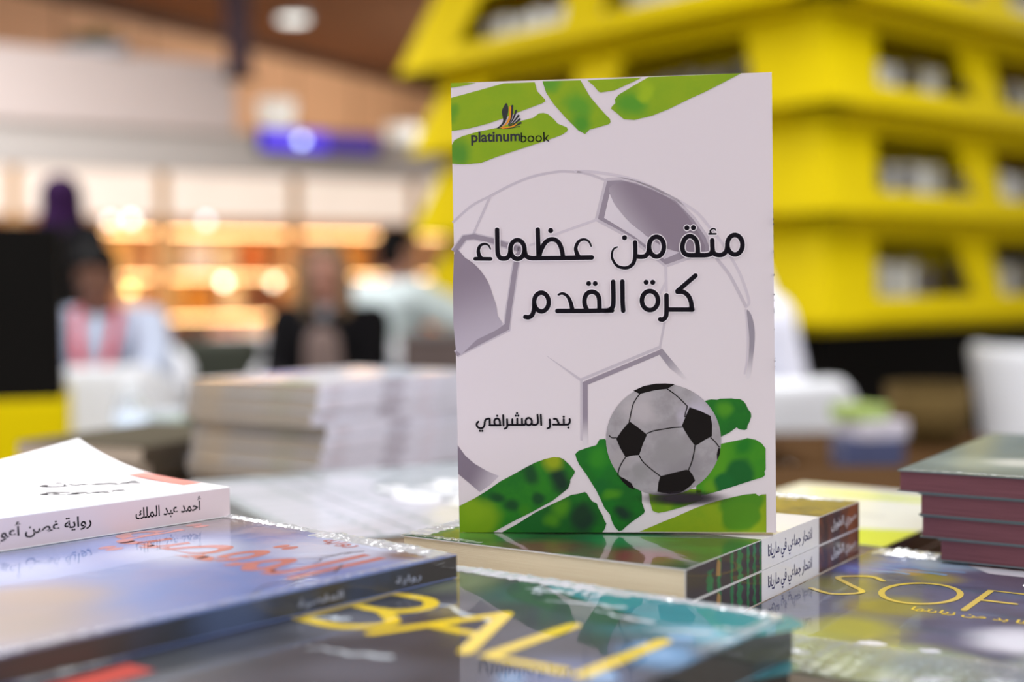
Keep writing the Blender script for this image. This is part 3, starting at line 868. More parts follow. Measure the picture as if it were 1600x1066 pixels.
g1 = paperback('paperback_book', 'upper green jungle paperback with white and rust spine, directly under the standing football book', 'book', GW, GH, GT,
               G['white'], M['paper'], G['white'], (p.x, p.y, 0.9654 - GT), (0, 0, a), 'green jungle paperbacks', art=green_front, spine_art=green_spine,
               wrap=[('l', 0.02, 0.3, 0.012, 0.0012), ('b', 0.0, 0.3, 0.004, 0.0006), ('t', 0.05, 0.95, 0.006, 0.0012)])
stack(g1, 1, GT + 0.0002, lambda k: 'lower green jungle paperback with white and rust spine, at the bottom of the pair', 'green jungle paperbacks')

# ---- guide book with yellow letters in front
BW, BH, BT = 0.164, 0.222, 0.0152
B = {}
B['base'] = blot_mat('slate_cover_print', C(44, 48, 60), [(0.02, 0.195, 0.03, C(96, 104, 84)), (0.13, 0.2, 0.05, C(36, 112, 120)), (0.155, 0.19, 0.03, C(120, 170, 190)), (0.09, 0.205, 0.03, C(40, 120, 128)), (0.06, 0.195, 0.025, C(30, 72, 66)), (0.10, 0.178, 0.022, C(34, 66, 60)), (0.15, 0.15, 0.022, C(96, 140, 180)), (0.14, 0.11, 0.03, C(84, 96, 130)), (0.04, 0.12, 0.03, C(84, 86, 96)), (0.08, 0.08, 0.03, C(70, 74, 86)), (0.03, 0.05, 0.03, C(46, 50, 56)), (0.05, 0.16, 0.02, C(70, 72, 80))], nmix=C(30, 33, 42), nscale=45, coat=0.7, rough=0.4, bump=0.06)
B['yellow'] = mat('yellow_letter_print', C(236, 204, 20), 0.35, 0.03, coat=1.0)
B['foam'] = mat('white_foam_print', C(196, 206, 214), 0.4, 0.2, 120, coat=1.0)
B['spine'] = mat('black_spine_print', C(24, 30, 34), 0.4, 0.3, 60, coat=0.8)
B['red'] = mat('red_tag_print', C(196, 70, 56), 0.4, 0.1, 40, coat=1.0)
B['teal'] = mat('teal_sea_print', C(40, 128, 138), 0.4, 0.25, 90, coat=1.0)
B['hill'] = mat('green_hill_print', C(30, 66, 52), 0.4, 0.3, 90, coat=1.0)
def guide_letters(mb, word, x0, y0, hh, xs, wd, z, m):
    for ch, (a, b) in zip(word, xs):
        if ch == 'B':
            mb.stroke([(a, y0), (a, y0 + hh)], wd, z, m, caps=False)
            mb.stroke(spline([(a, y0 + hh), (a + (b - a) * 0.6, y0 + hh), (a + (b - a) * 0.85, y0 + hh * 0.78), (a + (b - a) * 0.6, y0 + hh * 0.54), (a, y0 + hh * 0.54)], 6), wd, z, m)
            mb.stroke(spline([(a + (b - a) * 0.5, y0 + hh * 0.54), (b, y0 + hh * 0.28), (a + (b - a) * 0.66, y0), (a, y0)], 6), wd, z, m)
        elif ch == 'A':
            c = (a + b) / 2
            mb.stroke([(a, y0), (c, y0 + hh)], wd, z, m)
            mb.stroke([(c, y0 + hh), (b, y0)], wd, z, m)
            mb.stroke([(a + (c - a) * 0.45, y0 + hh * 0.4), (b - (b - c) * 0.45, y0 + hh * 0.4)], wd * 0.9, z, m)
        elif ch == 'L':
            mb.stroke([(a, y0 + hh), (a, y0), (b, y0)], wd, z, m)
        elif ch == 'I':
            mb.stroke([(a, y0), (a, y0 + hh)], wd, z, m)
        elif ch == 'S':
            mb.stroke(spline([(b, y0 + hh * 0.86), (b - (b - a) * 0.35, y0 + hh), (a + (b - a) * 0.1, y0 + hh * 0.8), (a + (b - a) * 0.5, y0 + hh * 0.53), (b - (b - a) * 0.02, y0 + hh * 0.24), (a + (b - a) * 0.55, y0), (a, y0 + hh * 0.14)], 8), wd, z, m)
        elif ch == 'O':
            mb.stroke(ellipse((a + b) / 2, y0 + hh / 2, (b - a) / 2, hh / 2, 40), wd, z, m)
        elif ch == 'F':
            mb.stroke([(a, y0), (a, y0 + hh), (b, y0 + hh)], wd, z, m)
            mb.stroke([(a, y0 + hh * 0.52), (b - (b - a) * 0.2, y0 + hh * 0.52)], wd, z, m)
def bali(mb, w, h, t, fn):
    z = t + 0.00006
    r = random.Random(5)
    mb.poly(spline([(0.045, h), (w, h), (w, h - 0.034), (0.145, h - 0.03), (0.125, h - 0.034), (0.10, h - 0.026), (0.07, h - 0.02), (0.05, h - 0.008)], 4, True), z, B['teal'])
    mb.poly(spline([(0.052, h - 0.006), (0.075, h - 0.018), (0.10, h - 0.026), (0.122, h - 0.036), (0.118, h - 0.048), (0.10, h - 0.046), (0.075, h - 0.04), (0.055, h - 0.03), (0.046, h - 0.014)], 4, True), z + 0.00003, B['hill'])
    for x, y, l, d in ((0.075, 0.190, 0.03, 0.3), (0.098, 0.188, 0.028, -0.1), (0.056, 0.205, 0.02, 0.1), (0.03, 0.168, 0.05, -0.35), (0.05, 0.088, 0.03, 0.2), (0.085, 0.055, 0.05, 0.1), (0.13, 0.176, 0.02, 0.4), (0.148, 0.192, 0.014, 0.2), (0.012, 0.118, 0.02, 0.3), (0.118, 0.062, 0.03, 0)):
        mb.stroke(spline([(x + l * k / 7, y + l * d * k / 7 + r.uniform(-1, 1) * 0.0018) for k in range(8)], 4), 0.0008, z + 0.00006, B['foam'], w1=0.0034)
    for x, y, rr in ((0.146, 0.172, 0.005), (0.152, 0.150, 0.006), (0.139, 0.158, 0.004), (0.150, 0.118, 0.006), (0.128, 0.10, 0.005)):
        mb.poly(spline([(x + rr * r.uniform(0.5, 1.3) * math.cos(q), y + rr * r.uniform(0.5, 1.2) * math.sin(q)) for q in (0, 1, 2, 3, 4, 5)], 4, True), z + 0.00003, G['skyblue'])
    guide_letters(mb, 'BALI', 0, 0.1155, 0.0495, [(0.0165, 0.050), (0.054, 0.0965), (0.106, 0.136), (0.1435, 0.15)], 0.0058, z + 0.00009, B['yellow'])
    write(mb, arabic('بالي'), 0.058, 0.198, 0.03, z + 0.0001, B['foam'], bold=0.01)
    mb.poly([(0.016, 0.0), (0.030, 0.0), (0.030, 0.040), (0.016, 0.040)], z + 0.00003, B['red'])
G['skyblue'] = mat('sky_blue_print', C(120, 160, 200), 0.4, 0.15, 90, coat=1.0)
p, a = frame((0.1020, 0.4890), 52.5, v=BW, u=-BH)
b1 = paperback('guide_book', 'dark glossy guide book with big yellow letters BALI, lying in front of the green books', 'book', BW, BH, BT,
               B['base'], M['taupe_paper'], B['spine'], (p.x, p.y, 0.959 - BT), (0, 0, a), None, art=bali,
               wrap=[('t', 0.02, 0.6, 0.01, 0.0016), ('t', 0.6, 0.98, 0.006, 0.0012), ('r', 0.7, 0.98, 0.006, 0.001), ('l', 0.02, 0.2, 0.01, 0.002)])
stack(b1, 4, BT + 0.0006, lambda k: 'closed copy of the BALI guide, number %s below the top one in its stack' % ['', 'one', 'two', 'three', 'four'][k], 'guide books stacked under the BALI cover',
      jitter=lambda k: vec(143, 0.0015 * (k % 2)))

# ---- second guide book on the right
FW, FH, FT = 0.166, 0.248, 0.014
F = {}
F['base'] = blot_mat('dusk_print_and_glare', C(80, 86, 112), [(0.02, 0.215, 0.03, C(90, 114, 186)), (0.045, 0.228, 0.03, C(160, 180, 206)), (0.035, 0.195, 0.012, C(190, 150, 90)), (0.012, 0.19, 0.02, C(84, 104, 190)), (0.09, 0.2, 0.03, C(72, 74, 92)), (0.13, 0.21, 0.03, C(70, 96, 170)), (0.05, 0.19, 0.02, C(140, 130, 60)), (0.015, 0.15, 0.03, C(110, 110, 60)), (0.05, 0.12, 0.03, C(128, 122, 50)), (0.12, 0.13, 0.03, C(64, 62, 78)), (0.05, 0.075, 0.03, C(150, 150, 60)), (0.115, 0.088, 0.03, C(214, 214, 224)), (0.14, 0.06, 0.03, C(150, 160, 150)), (0.03, 0.035, 0.045, C(172, 178, 60)), (0.08, 0.028, 0.045, C(178, 184, 84)), (0.09, 0.035, 0.03, C(120, 140, 130)), (0.14, 0.02, 0.03, C(120, 150, 160))], nmix=C(64, 70, 92), nscale=55, coat=0.85, rough=0.3, bump=0.08)  # palest blot paints white glare; olive blots paint the yellow tower's reflection
F['gold'] = mat('gold_letter_print', C(206, 180, 70), 0.35, 0.06, coat=1.0)
F['pale'] = mat('pale_building_print', C(216, 216, 226), 0.4, 0.1, coat=1.0)
F['roof'] = mat('red_roof_print', C(190, 104, 104), 0.4, 0.15, 90, coat=1.0)
F['sky'] = mat('blue_sky_print', C(90, 108, 190), 0.4, 0.1, coat=1.0)
F['dim'] = mat('dark_tree_print', C(52, 52, 66), 0.4, 0.3, 120, coat=1.0)
F['cover'] = mat('grey_spine_print', C(90, 92, 96), 0.4, 0.2, coat=0.6)
def sofia(mb, w, h, t, fn):
    z = t + 0.00006
    r = random.Random(9)
    mb.poly([(0.052, h - 0.006), (w, h - 0.006), (w, h - 0.036), (0.072, h - 0.030)], z, F['sky'])
    mb.poly([(0.052, h - 0.014), (0.110, h - 0.012), (0.122, h - 0.022), (0.058, h - 0.024)], z + 0.00003, F['roof'])
    mb.poly([(0.056, h - 0.022), (0.118, h - 0.020), (0.096, h - 0.036), (0.070, h - 0.036)], z + 0.00006, F['pale'])
    mb.poly(spline([(0.094, h - 0.038), (0.104, h - 0.028), (0.125, h - 0.026), (0.145, h - 0.022), (w, h - 0.024), (w, h - 0.045), (0.11, h - 0.042)], 3, True), z + 0.00009, F['dim'])
    for x, y, l in ((0.008, 0.207, 0.05), (0.012, 0.198, 0.04), (0.006, 0.190, 0.03)):
        mb.stroke(spline([(x + l * k / 6, y + r.uniform(-1, 1) * 0.002) for k in range(7)], 4), 0.001, z + 0.00003, G['skyblue'], w1=0.003)
    guide_letters(mb, 'SOFIA', 0, 0.129, 0.0455, [(0.0075, 0.031), (0.0375, 0.0715), (0.0805, 0.1005), (0.1085, 0.1105), (0.1175, 0.1555)], 0.0030, z + 0.00012, F['gold'])
    write(mb, arabic('صوفيا'), 0.09, 0.186, 0.045, z + 0.00012, M['white_card'], bold=0.015)
    write(mb, arabic('عشرة أماكن لا بد من زيارتها'), 0.06, 0.116, 0.09, z + 0.00012, B['yellow'], bold=0.015)
    for k in range(16):
        x, y, rr = r.uniform(0.01, 0.155), r.uniform(0.006, 0.06), r.uniform(0.004, 0.009)
        mb.poly(spline([(x + rr * r.uniform(0.4, 1.4) * math.cos(q), y + rr * r.uniform(0.3, 1.0) * math.sin(q)) for q in (0, 1, 2, 3, 4, 5)], 4, True), z + 0.00009 + k * 1e-6, F['pale'])
p, a = frame((0.115, 0.6000), 56, v=0.0045, u=-0.093)
f1 = paperback('guide_book', 'glossy guide book with thin gold letters SOFIA, lying to the right of the green books', 'book', FW, FH, FT,
               F['base'], M['taupe_paper'], F['cover'], (p.x, p.y, 0.937 - FT), (0, 0, a), None, art=sofia,
               wrap=[('t', 0.02, 0.4, 0.018, 0.003), ('t', 0.4, 0.98, 0.008, 0.0012), ('l', 0.05, 0.3, 0.008, 0.0012), ('b', 0.03, 0.97, 0.05, 0.0022)])
stack(f1, 3, FT + 0.0002, lambda k: 'closed copy of the SOFIA guide, number %s below the top one in its stack' % ['', 'one', 'two', 'three'][k], 'guide books stacked under the SOFIA cover')

# ---- blue wrapped novel on the left
LW, LH, LT = 0.166, 0.235, 0.0098
N_ = {}
N_['base'] = blot_mat('blue_sky_cover_print', C(100, 124, 182), [(0.12, 0.215, 0.05, C(190, 196, 216)), (0.07, 0.17, 0.04, C(176, 186, 210)), (0.15, 0.225, 0.02, C(110, 84, 74)), (0.02, 0.22, 0.05, C(110, 100, 104)), (0.06, 0.23, 0.03, C(120, 122, 150)), (0.05, 0.10, 0.04, C(150, 160, 200)), (0.10, 0.08, 0.04, C(150, 132, 120)), (0.13, 0.05, 0.06, C(140, 122, 110)), (0.03, 0.04, 0.04, C(98, 80, 68)), (0.09, 0.02, 0.05, C(112, 92, 80)), (0.01, 0.13, 0.03, C(80, 104, 150))], nmix=C(112, 126, 176), nscale=40, coat=0.85, rough=0.3, bump=0.1)
N_['spine'] = blot_mat('blue_spine_print', C(36, 48, 74), [(LW, 0.225, 0.03, C(38, 30, 28)), (LW, 0.12, 0.02, C(60, 76, 110)), (LW, 0.05, 0.05, C(64, 48, 40)), (LW, 0.165, 0.012, C(34, 30, 30))], nmix=C(34, 38, 50), nscale=70, coat=0.35)
N_['red'] = mat('brick_red_print', C(186, 108, 96), 0.4, 0.1, coat=1.0)
N_['crack'] = mat('dark_twig_print', C(66, 54, 50), 0.4, 0.1, coat=1.0)
N_['pale'] = mat('pale_cloud_print', C(150, 158, 184), 0.4, 0.05, coat=1.0)
def novel(mb, w, h, t, fn):
    z = t + 0.00006
    write(mb, arabic('المقصية'), 0.012, 0.146, 0.138, z, N_['red'], bold=0.012, height=0.066)
    write(mb, arabic('رواية'), 0.098, 0.215, 0.022, z, N_['red'], bold=0.02)
    r = random.Random(2)
    for x, y, l in ((0.145, 0.19, 0.04), (0.15, 0.165, 0.035), (0.13, 0.215, 0.03)):
        p = [(x, y)]
        for k in range(7):
            p.append((p[-1][0] + r.uniform(-0.002, 0.0045), p[-1][1] - l / 7))
        mb.stroke(p, 0.0012, z, N_['crack'], w1=0.0005)
        for q in p[1:6:2]:
            mb.stroke([q, (q[0] + r.uniform(-0.008, 0.008), q[1] - 0.006)], 0.0008, z, N_['crack'], w1=0.0003)
def novel_spine(mb, pl, h, t):
    for s, wd, tx in ((0.20, 0.014, 'رواية'), (0.15, 0.022, 'المقصية')):
        write(mb, arabic(tx), 0, 0, wd, 0, N_['pale'], bold=0.01, height=0.0038, place=lambda q, s=s: pl(s + q[0], t * 0.22 + q[1]))
p, a = frame((-0.0240, 0.5600), 48.5, v=LW, u=-LH)
n1 = paperback('novel', 'shrink-wrapped blue novel with brick red title, below the white novel', 'book', LW, LH, LT,
               N_['base'], M['taupe_paper'], N_['spine'], (p.x, p.y, 0.9692 - LT), (0, 0, a), None, art=novel, spine_art=novel_spine,
               wrap=[('t', 0.0, 0.5, 0.006, 0.0012), ('t', 0.5, 0.98, 0.012, 0.002), ('r', 0.05, 0.98, 0.004, 0.0007)])
sup = thing('paperback_book', 'top blue paperback of the pile under the blue novel', 'book', (0, 0, 0), (0, 0, 0), 'plain paperbacks below the blue novel')
pp, a = frame((-0.0240, 0.5600), 48.5, v=0.026 + 0.118, u=-LH)
sup.location = (pp.x, pp.y, 0.9592 - 0.0132); sup.rotation_euler = (0, 0, a)
m = MB(); m.box(0, 0, 0, 0.118, LH - 0.01, 0.0005, N_['spine']); m.box(0, 0, 0.0125, 0.118, LH - 0.01, 0.013, N_['spine']); m.box(0.1175, 0, 0, 0.118, LH - 0.01, 0.013, N_['spine']); m.build('cover', sup)
m = MB(); m.box(0.001, 0.001, 0.0005, 0.1175, LH - 0.011, 0.0125, M['taupe_paper']); m.build('pages', sup)
stack(sup, 5, 0.0132, lambda k: 'blue paperback number %d from the top of the pile under the blue novel' % (k + 1), 'plain paperbacks below the blue novel')

# ---- white novel, upper left
WW, WH, WT = 0.145, 0.212, 0.0146
W_ = {}
W_['card'] = mat('white_novel_cover', C(244, 242, 244), 0.4, 0.01, coat=0.15)
W_['spine'] = mat('pale_pink_spine', C(222, 206, 212), 0.45, 0.02)
W_['grey'] = mat('grey_title_print', C(128, 128, 132), 0.4, 0.05)
W_['red'] = mat('coral_band_print', C(214, 120, 104), 0.4, 0.05)
def wlift(x, y):
    q = max(0, (WW - x) / WW - 0.35) / 0.65
    s = max(0, y / WH - 0.55) / 0.45
    return 0.014 * q * q * s ** 1.2
def white_front(mb, w, h, t, fn):
    z = t + 0.00006
    mb.poly([(0.07, h - 0.0015), (w - 0.022, h - 0.0015), (w - 0.022, h - 0.012), (0.07, h - 0.012)], z, W_['red'], warp=fn)
    write(mb, arabic('رواية قصيرة'), 0.082, h - 0.010, 0.036, z + 0.00004, W_['card'], warp=fn)
    write(mb, arabic('غصن'), 0.074, 0.148, 0.050, z, M['ink'], ang=0.88, height=0.017, bold=0.05, warp=fn)
    write(mb, arabic('أعوج'), 0.097, 0.136, 0.046, z, M['ink'], ang=0.74, height=0.017, bold=0.05, warp=fn)
    write(mb, arabic('أحمد عبد الملك'), 0.015, 0.165, 0.034, z, W_['grey'], ang=1.2, warp=fn)
    mb.stroke(spline([(0.014, h - 0.02), (0.02, h - 0.05), (0.024, h - 0.075)], 4), 0.0006, z, W_['grey'], warp=fn)
def white_spine(mb, pl, h, t):
    write(mb, arabic('أحمد عبد الملك'), 0, 0, 0.036, 0, M['ink'], bold=0.016, height=0.0082, place=lambda q: pl(h - 0.0165 - 0.036 + q[0], t * 0.27 + q[1]))
    write(mb, arabic('رواية غصن أعوج'), 0, 0, 0.048, 0, M['ink'], bold=0.016, height=0.0088, place=lambda q: pl(h - 0.075 - 0.048 + q[0], t * 0.22 + q[1]))
p, a = frame((-0.1400, 0.6600), 47, v=WW, u=-WH)
w1 = paperback('novel', 'white novel with black spine title and curled corner, resting on the blue novel', 'book', WW, WH, WT,
               W_['card'], M['paper'], W_['spine'], (p.x, p.y, 0.9694), (0, 0, a), None, art=white_front, spine_art=white_spine, lift=wlift)
sup = thing('paperback_book', 'white closed paperback just below the white novel', 'book', (0, 0, 0), (0, 0, 0), 'plain paperbacks below the white novel')
pp, a = frame((-0.1400, 0.6600), 47, v=0.030 + WW, u=-WH)
sup.location = (pp.x, pp.y, 0.9692 - 0.0148); sup.rotation_euler = (0, 0, a)
m = MB(); m.box(0, 0, 0, WW, WH, 0.0005, W_['card']); m.box(0, 0, 0.0141, WW, WH, 0.0146, W_['card']); m.box(WW - 0.0005, 0, 0, WW, WH, 0.0146, W_['spine']); m.build('cover', sup)
m = MB(); m.box(0.001, 0.001, 0.0005, WW - 0.0005, WH - 0.001, 0.0141, M['paper']); m.build('pages', sup)
stack(sup, 5, 0.01485, lambda k: 'white closed paperback below the white novel, number %d from the top of its pile' % (k + 1), 'plain paperbacks below the white novel')

# ---- grey landscape book behind the white novel
K = {}
K['base'] = blot_mat('grey_map_print', C(172, 182, 186), [(0.20, 0.15, 0.05, C(130, 148, 148)), (0.16, 0.07, 0.05, C(176, 184, 188)), (0.22, 0.10, 0.05, C(160, 172, 176)), (0.05, 0.12, 0.05, C(186, 192, 202)), (0.12, 0.11, 0.04, C(180, 182, 194)), (0.17, 0.11, 0.028, C(150, 164, 166))], nmix=C(162, 172, 178), nscale=30, coat=0.7, rough=0.3, bump=0.05)
K['line'] = mat('dark_grid_print', C(120, 134, 136), 0.4, 0.05, coat=0.7)
K['panel'] = mat('pale_panel_print', C(198, 198, 208), 0.4, 0.03, coat=0.7)
K['white'] = mat('white_title_print', C(244, 246, 248), 0.4, 0.01, coat=0.5)
def grey_front(mb, w, h, t, fn):
    z = t + 0.00006
    for i in range(3):
        for j in range(12):
            mb.poly([(0.008 + i * 0.040, 0.008 + j * 0.0215), (0.044 + i * 0.040, 0.008 + j * 0.0215), (0.044 + i * 0.040, 0.024 + j * 0.0215), (0.008 + i * 0.040, 0.024 + j * 0.0215)], z, K['panel'])
    mb.stroke([(0.066, 0), (0.066, h)], 0.0016, z + 0.00003, K['line'], caps=False)
    mb.stroke([(0.0, h * 0.66), (0.16, h * 0.66)], 0.003, z + 0.00003, K['line'], caps=False)
    mb.stroke([(0.0, h * 0.93), (w, h * 0.93)], 0.006, z + 0.00003, K['line'], caps=False)
    mb.stroke(ellipse(0.165, 0.165, 0.058, 0.058, 40), 0.005, z + 0.00003, K['line'])
    write(mb, arabic('دائرة'), 0.105, 0.080, 0.12, z + 0.00006, K['white'], bold=0.05, height=0.12)
ka = 27
kp = Vector((-0.246, 1.017)) + Vector(vec(ka - 90, 0.29))
k1 = paperback('softcover_book', 'large pale grey book with thick white title, lying behind the white novel', 'book', 0.235, 0.29, 0.0135,
               K['base'], M['taupe_paper'], K['base'], (kp.x, kp.y, 0.9365 - 0.0135), (0, 0, math.radians(ka)), None, rtl=False, art=grey_front)
stack(k1, 3, 0.0141, lambda k: 'copy of the large pale grey book, number %s below the top one' % ['', 'one', 'two', 'three', 'four'][k], 'large grey books stacked behind the white novel')

# ---- white and lime book behind the green books
E_ = {}
E_['base'] = mat('white_gloss_cover', C(232, 234, 228), 0.3, 0.02, 20, coat=0.8)
E_['lime'] = mat('lime_print', C(206, 220, 60), 0.35, 0.05, 20, coat=0.8)
E_['spine'] = mat('dark_brown_spine', C(52, 42, 40), 0.4, 0.1, coat=0.5)
def lime_front(mb, w, h, t, fn):
    z = t + 0.00006
    mb.poly([(0.02, 0.0), (w, 0.0), (w, 0.062), (0.075, 0.038)], z, E_['lime'])
    mb.poly(ellipse(0.075, 0.178, 0.055, 0.010, 30)[:-1], z, E_['lime'])
    write(mb, arabic('مئة قصيدة'), 0.05, 0.092, 0.06, z, W_['grey'])
p, a = frame((0.2130, 0.7690), 54, v=0.145)
e1 = paperback('softcover_book', 'white softcover book with lime green patches, lying behind the green books', 'book', 0.145, 0.215, 0.0122,
               E_['base'], M['taupe_paper'], E_['spine'], (p.x, p.y, 0.930 - 0.0122), (0, 0, a), None, art=lime_front)
stack(e1, 3, 0.0125, lambda k: 'copy of the white and lime book, number %s below the top one' % ['', 'one', 'two', 'three'][k], 'white and lime books stacked behind the green books')

# ---- stack of books with maroon page edges, right
R_ = {}
R_['base'] = blot_mat('grey_teal_cover_print', C(98, 118, 124), [(0.09, 0.13, 0.03, C(160, 140, 110)), (0.10, 0.09, 0.02, C(170, 170, 170)), (0.03, 0.05, 0.04, C(130, 146, 146)), (0.05, 0.06, 0.025, C(196, 200, 196))], nmix=C(88, 108, 114), nscale=25, coat=0.5, rough=0.3, bump=0.05)
R_['gold'] = mat('gold_print', C(190, 160, 110), 0.35, 0.05, coat=0.9)
def teal_front(mb, w, h, t, fn):
    z = t + 0.00006
    write(mb, arabic('حكاية'), 0.07, 0.10, 0.06, z, R_['gold'], bold=0.02)
    write(mb, arabic('رواية'), 0.085, 0.012, 0.02, z, K['white'])
    write(mb, arabic('مكتبة'), 0.075, 0.055, 0.03, z, R_['gold'])
mo = Vector((0.2010, 0.7000))
mang = -33
r1 = paperback('notebook', 'topmost grey-green book with dark maroon page edges, in the right-hand stack', 'book', 0.148, 0.205, 0.0112,
               R_['base'], M['maroon_paper'], R_['base'], (mo.x, mo.y, 0.984 - 0.0112), (0, 0, math.radians(mang)), 'books with maroon page edges', rtl=True, art=teal_front,
               wrap=[('b', 0.02, 0.98, 0.002, 0.0004)])
offs = {1: (0.011, 0.0), 2: (0.0115, 0.0008), 3: (0.021, 0.001), 4: (0.024, 0.027), 5: (0.026, 0.030), 6: (0.026, 0.030), 7: (0.027, 0.030), 8: (0.026, 0.031)}
names = ['', 'second', 'third', 'fourth', 'fifth', 'sixth', 'seventh', 'eighth', 'ninth']
def mj(k):
    a, b = offs[k]
    q = Vector(vec(mang, a)) + Vector(vec(mang + 90, b))
    return (q.x, q.y)
stack(r1, 8, 0.0115, lambda k: '%s book from the top of the stack with maroon page edges' % names[k], 'books with maroon page edges', jitter=mj,
      angle=lambda k: [0, 0.012, -0.008, 0.01, 0.004, 0, 0, 0, 0][k])

# ---- tall stack behind the grey book
T_ = {}
T_['spine'] = blot_mat('pale_spine_print', C(224, 220, 234), [(0, 0.10, 0.02, C(176, 168, 186)), (0, 0.03, 0.015, C(186, 184, 188)), (0, 0.17, 0.02, C(200, 208, 224))], nmix=C(212, 210, 222), nscale=30, coat=0.2)
T_['cover'] = blot_mat('bright_cover_print', C(196, 202, 214), [(0.03, 0.01, 0.03, C(220, 190, 140)), (0.12, 0.02, 0.03, C(140, 170, 90)), (0.03, 0.10, 0.04, C(120, 136, 210)), (0.08, 0.15, 0.05, C(200, 206, 220))], nmix=C(184, 190, 200), nscale=25, coat=0.6)
M['dark_taupe_paper'] = pages_mat('dark_taupe_paper', C(190, 176, 158), C(150, 140, 128))
def mag_spine(mb, pl, h, t):
    e = 0.0032
    for s0, s1, m in ((0.012, 0.03, 'line'), (0.085, 0.115, 'ring'), (0.14, 0.155, 'line2')):
        mb.add([pl(s0, e), pl(s1, e), pl(s1, t - e), pl(s0, t - e)], [(0, 1, 2, 3)], P_[m])
p, a = frame((-0.1660, 1.1500), 55, v=0.165)
t1 = paperback('magazine', 'topmost magazine with coloured cover on the tall stack behind the grey book', 'book', 0.165, 0.235, 0.0116,
               T_['cover'], M['dark_taupe_paper'], T_['spine'], (p.x, p.y, 1.0000 - 0.0116), (0, 0, a), 'pale-spined magazines in the tall stack', rtl=True, spine_art=mag_spine, round_=0.0026)
rs = random.Random(4)
jit = [(rs.uniform(-0.0045, 0.0045), rs.uniform(-0.0045, 0.0045)) for _ in range(12)]
nm = ['', 'second', 'third', 'fourth', 'fifth', 'sixth', 'seventh', 'eighth', 'ninth', 'tenth']
stack(t1, 9, 0.01198, lambda k: '%s pale-spined magazine from the top of the tall stack behind the grey book' % nm[k], 'pale-spined magazines in the tall stack', jitter=lambda k: jit[k], angle=lambda k: jit[k][0] * 5)

# ---- short stack to its left
p, a = frame((-0.3340, 1.2080), 66, v=0.15)
s1 = paperback('softcover_book', 'top dark softcover with taupe pages on the short stack left of the magazines', 'book', 0.15, 0.2, 0.0146,
               mat('dark_olive_cover', C(84, 78, 66), 0.9, 0.2, 40, spec=0.0), M['taupe_paper'], mat('brown_spine', C(76, 64, 50), 0.4, 0.2), (p.x, p.y, 0.9405 - 0.0146), (0, 0, a), 'softcovers in the short stack',
               lift=None)
nm4 = ['', 'second', 'third', 'lowest']
stack(s1, 3, 0.0151, lambda k: '%s softcover in the short stack left of the magazines' % nm4[k], 'softcovers in the short stack', jitter=lambda k: (0.004 * (k % 2), 0.001 * k), angle=lambda k: 0.03 * (k % 2))

# ------------------------------------------------------------------ the hall
CEIL = 3.58
H_ = {}
H_['carpet'] = mat('grey_carpet', C(150, 142, 136), 0.9, 0.15, 40, bump=0.3, bscale=300)
H_['ceil'] = mat('dark_brown_ceiling', C(166, 128, 100), 0.9, 0.15, 1.5, spec=0.05)
H_['leaf'] = mat('olive_leaf', C(112, 112, 56), 0.7, 0.2, 20)
H_['dark'] = mat('dark_wall_paint', C(52, 50, 50), 0.8, 0.1, 2)
H_['pale'] = mat('pale_wall_paint', C(206, 196, 190), 0.7, 0.04, 2)
H_['fascia'] = mat('off_white_fascia', C(208, 202, 196), 0.6, 0.03, 3)
H_['panel'] = mat('white_sign_board', C(226, 212, 206), 0.7, 0.02, 3, spec=0.1)
def wood_panel():
    m, nt, b = new_mat('tan_wood_panelling')
    tc = nd(nt, 'ShaderNodeTexCoord').outputs['Object']
    mp = nd(nt, 'ShaderNodeMapping')
    mp.inputs['Scale'].default_value = (6, 6, 0.8)
    nt.links.new(tc, mp.inputs[0])
    n = noise(nt, 2.0, 4, 0.6, vec=mp.outputs[0])
    nt.links.new(mix_node(nt, n.outputs[0], C(214, 160, 116), C(236, 188, 144)), b.inputs['Base Color'])
    setp(b, Roughness=0.6)
    return m
H_['tan'] = wood_panel()
H_['joint'] = mat('dark_panel_joint', C(120, 82, 56), 0.7, 0.1)
m = MB(); m.box(-9, -4, -0.05, 10, 21, 0, H_['carpet']); struct(m.build('floor'))
m = MB(); m.box(-9, -4, CEIL, 10, 21, CEIL + 0.05, H_['ceil']); struct(m.build('ceiling'))
m = MB(); m.box(-9, 20.5, 0, 10, 20.6, CEIL, H_['dark']); struct(m.build('wall_back'))
m = MB(); m.box(9.0, 7, 0, 9.1, 20.5, CEIL, H_['dark']); struct(m.build('wall_right'))
m = MB(); m.box(-9, 7, 0, -8.9, 20.5, CEIL, H_['pale']); struct(m.build('wall_left'))
# wood-panelled wall running away on the left
def wall_run(name, p0, d, length, z0, z1, th, mt, joints=0, jm=None):
    m = MB()
    ang = math.atan2(d[1], d[0])
    mt4 = Matrix.Translation((p0[0], p0[1], 0)) @ Matrix.Rotation(ang, 4, 'Z')
    m.box(0, 0, z0, length, th, z1, mt, mt4)
    if joints:
        for k in range(1, joints):
            x = length * k / joints
            m.box(x - 0.012, -0.006, z0, x + 0.012, 0, z1, jm, mt4)
    return m.build(name)
struct(wall_run('wall_panelled', (-5.2, 8.26), (0.453, 0.891), 12.0, 0, CEIL, 0.1, H_['tan'], 11, H_['joint']))
# dark beam along the foot of the ceiling, over the panelling
m = MB(); q = Matrix.Translation((-5.2, 8.26, 0)) @ Matrix.Rotation(math.atan2(0.891, 0.453), 4, 'Z'); m.box(0, -0.06, CEIL - 0.10, 12, 0.0, CEIL - 0.001, mat('dark_brown_beam', C(70, 44, 30), 0.7, 0.2, 3), q); struct(m.build('trim_1'))

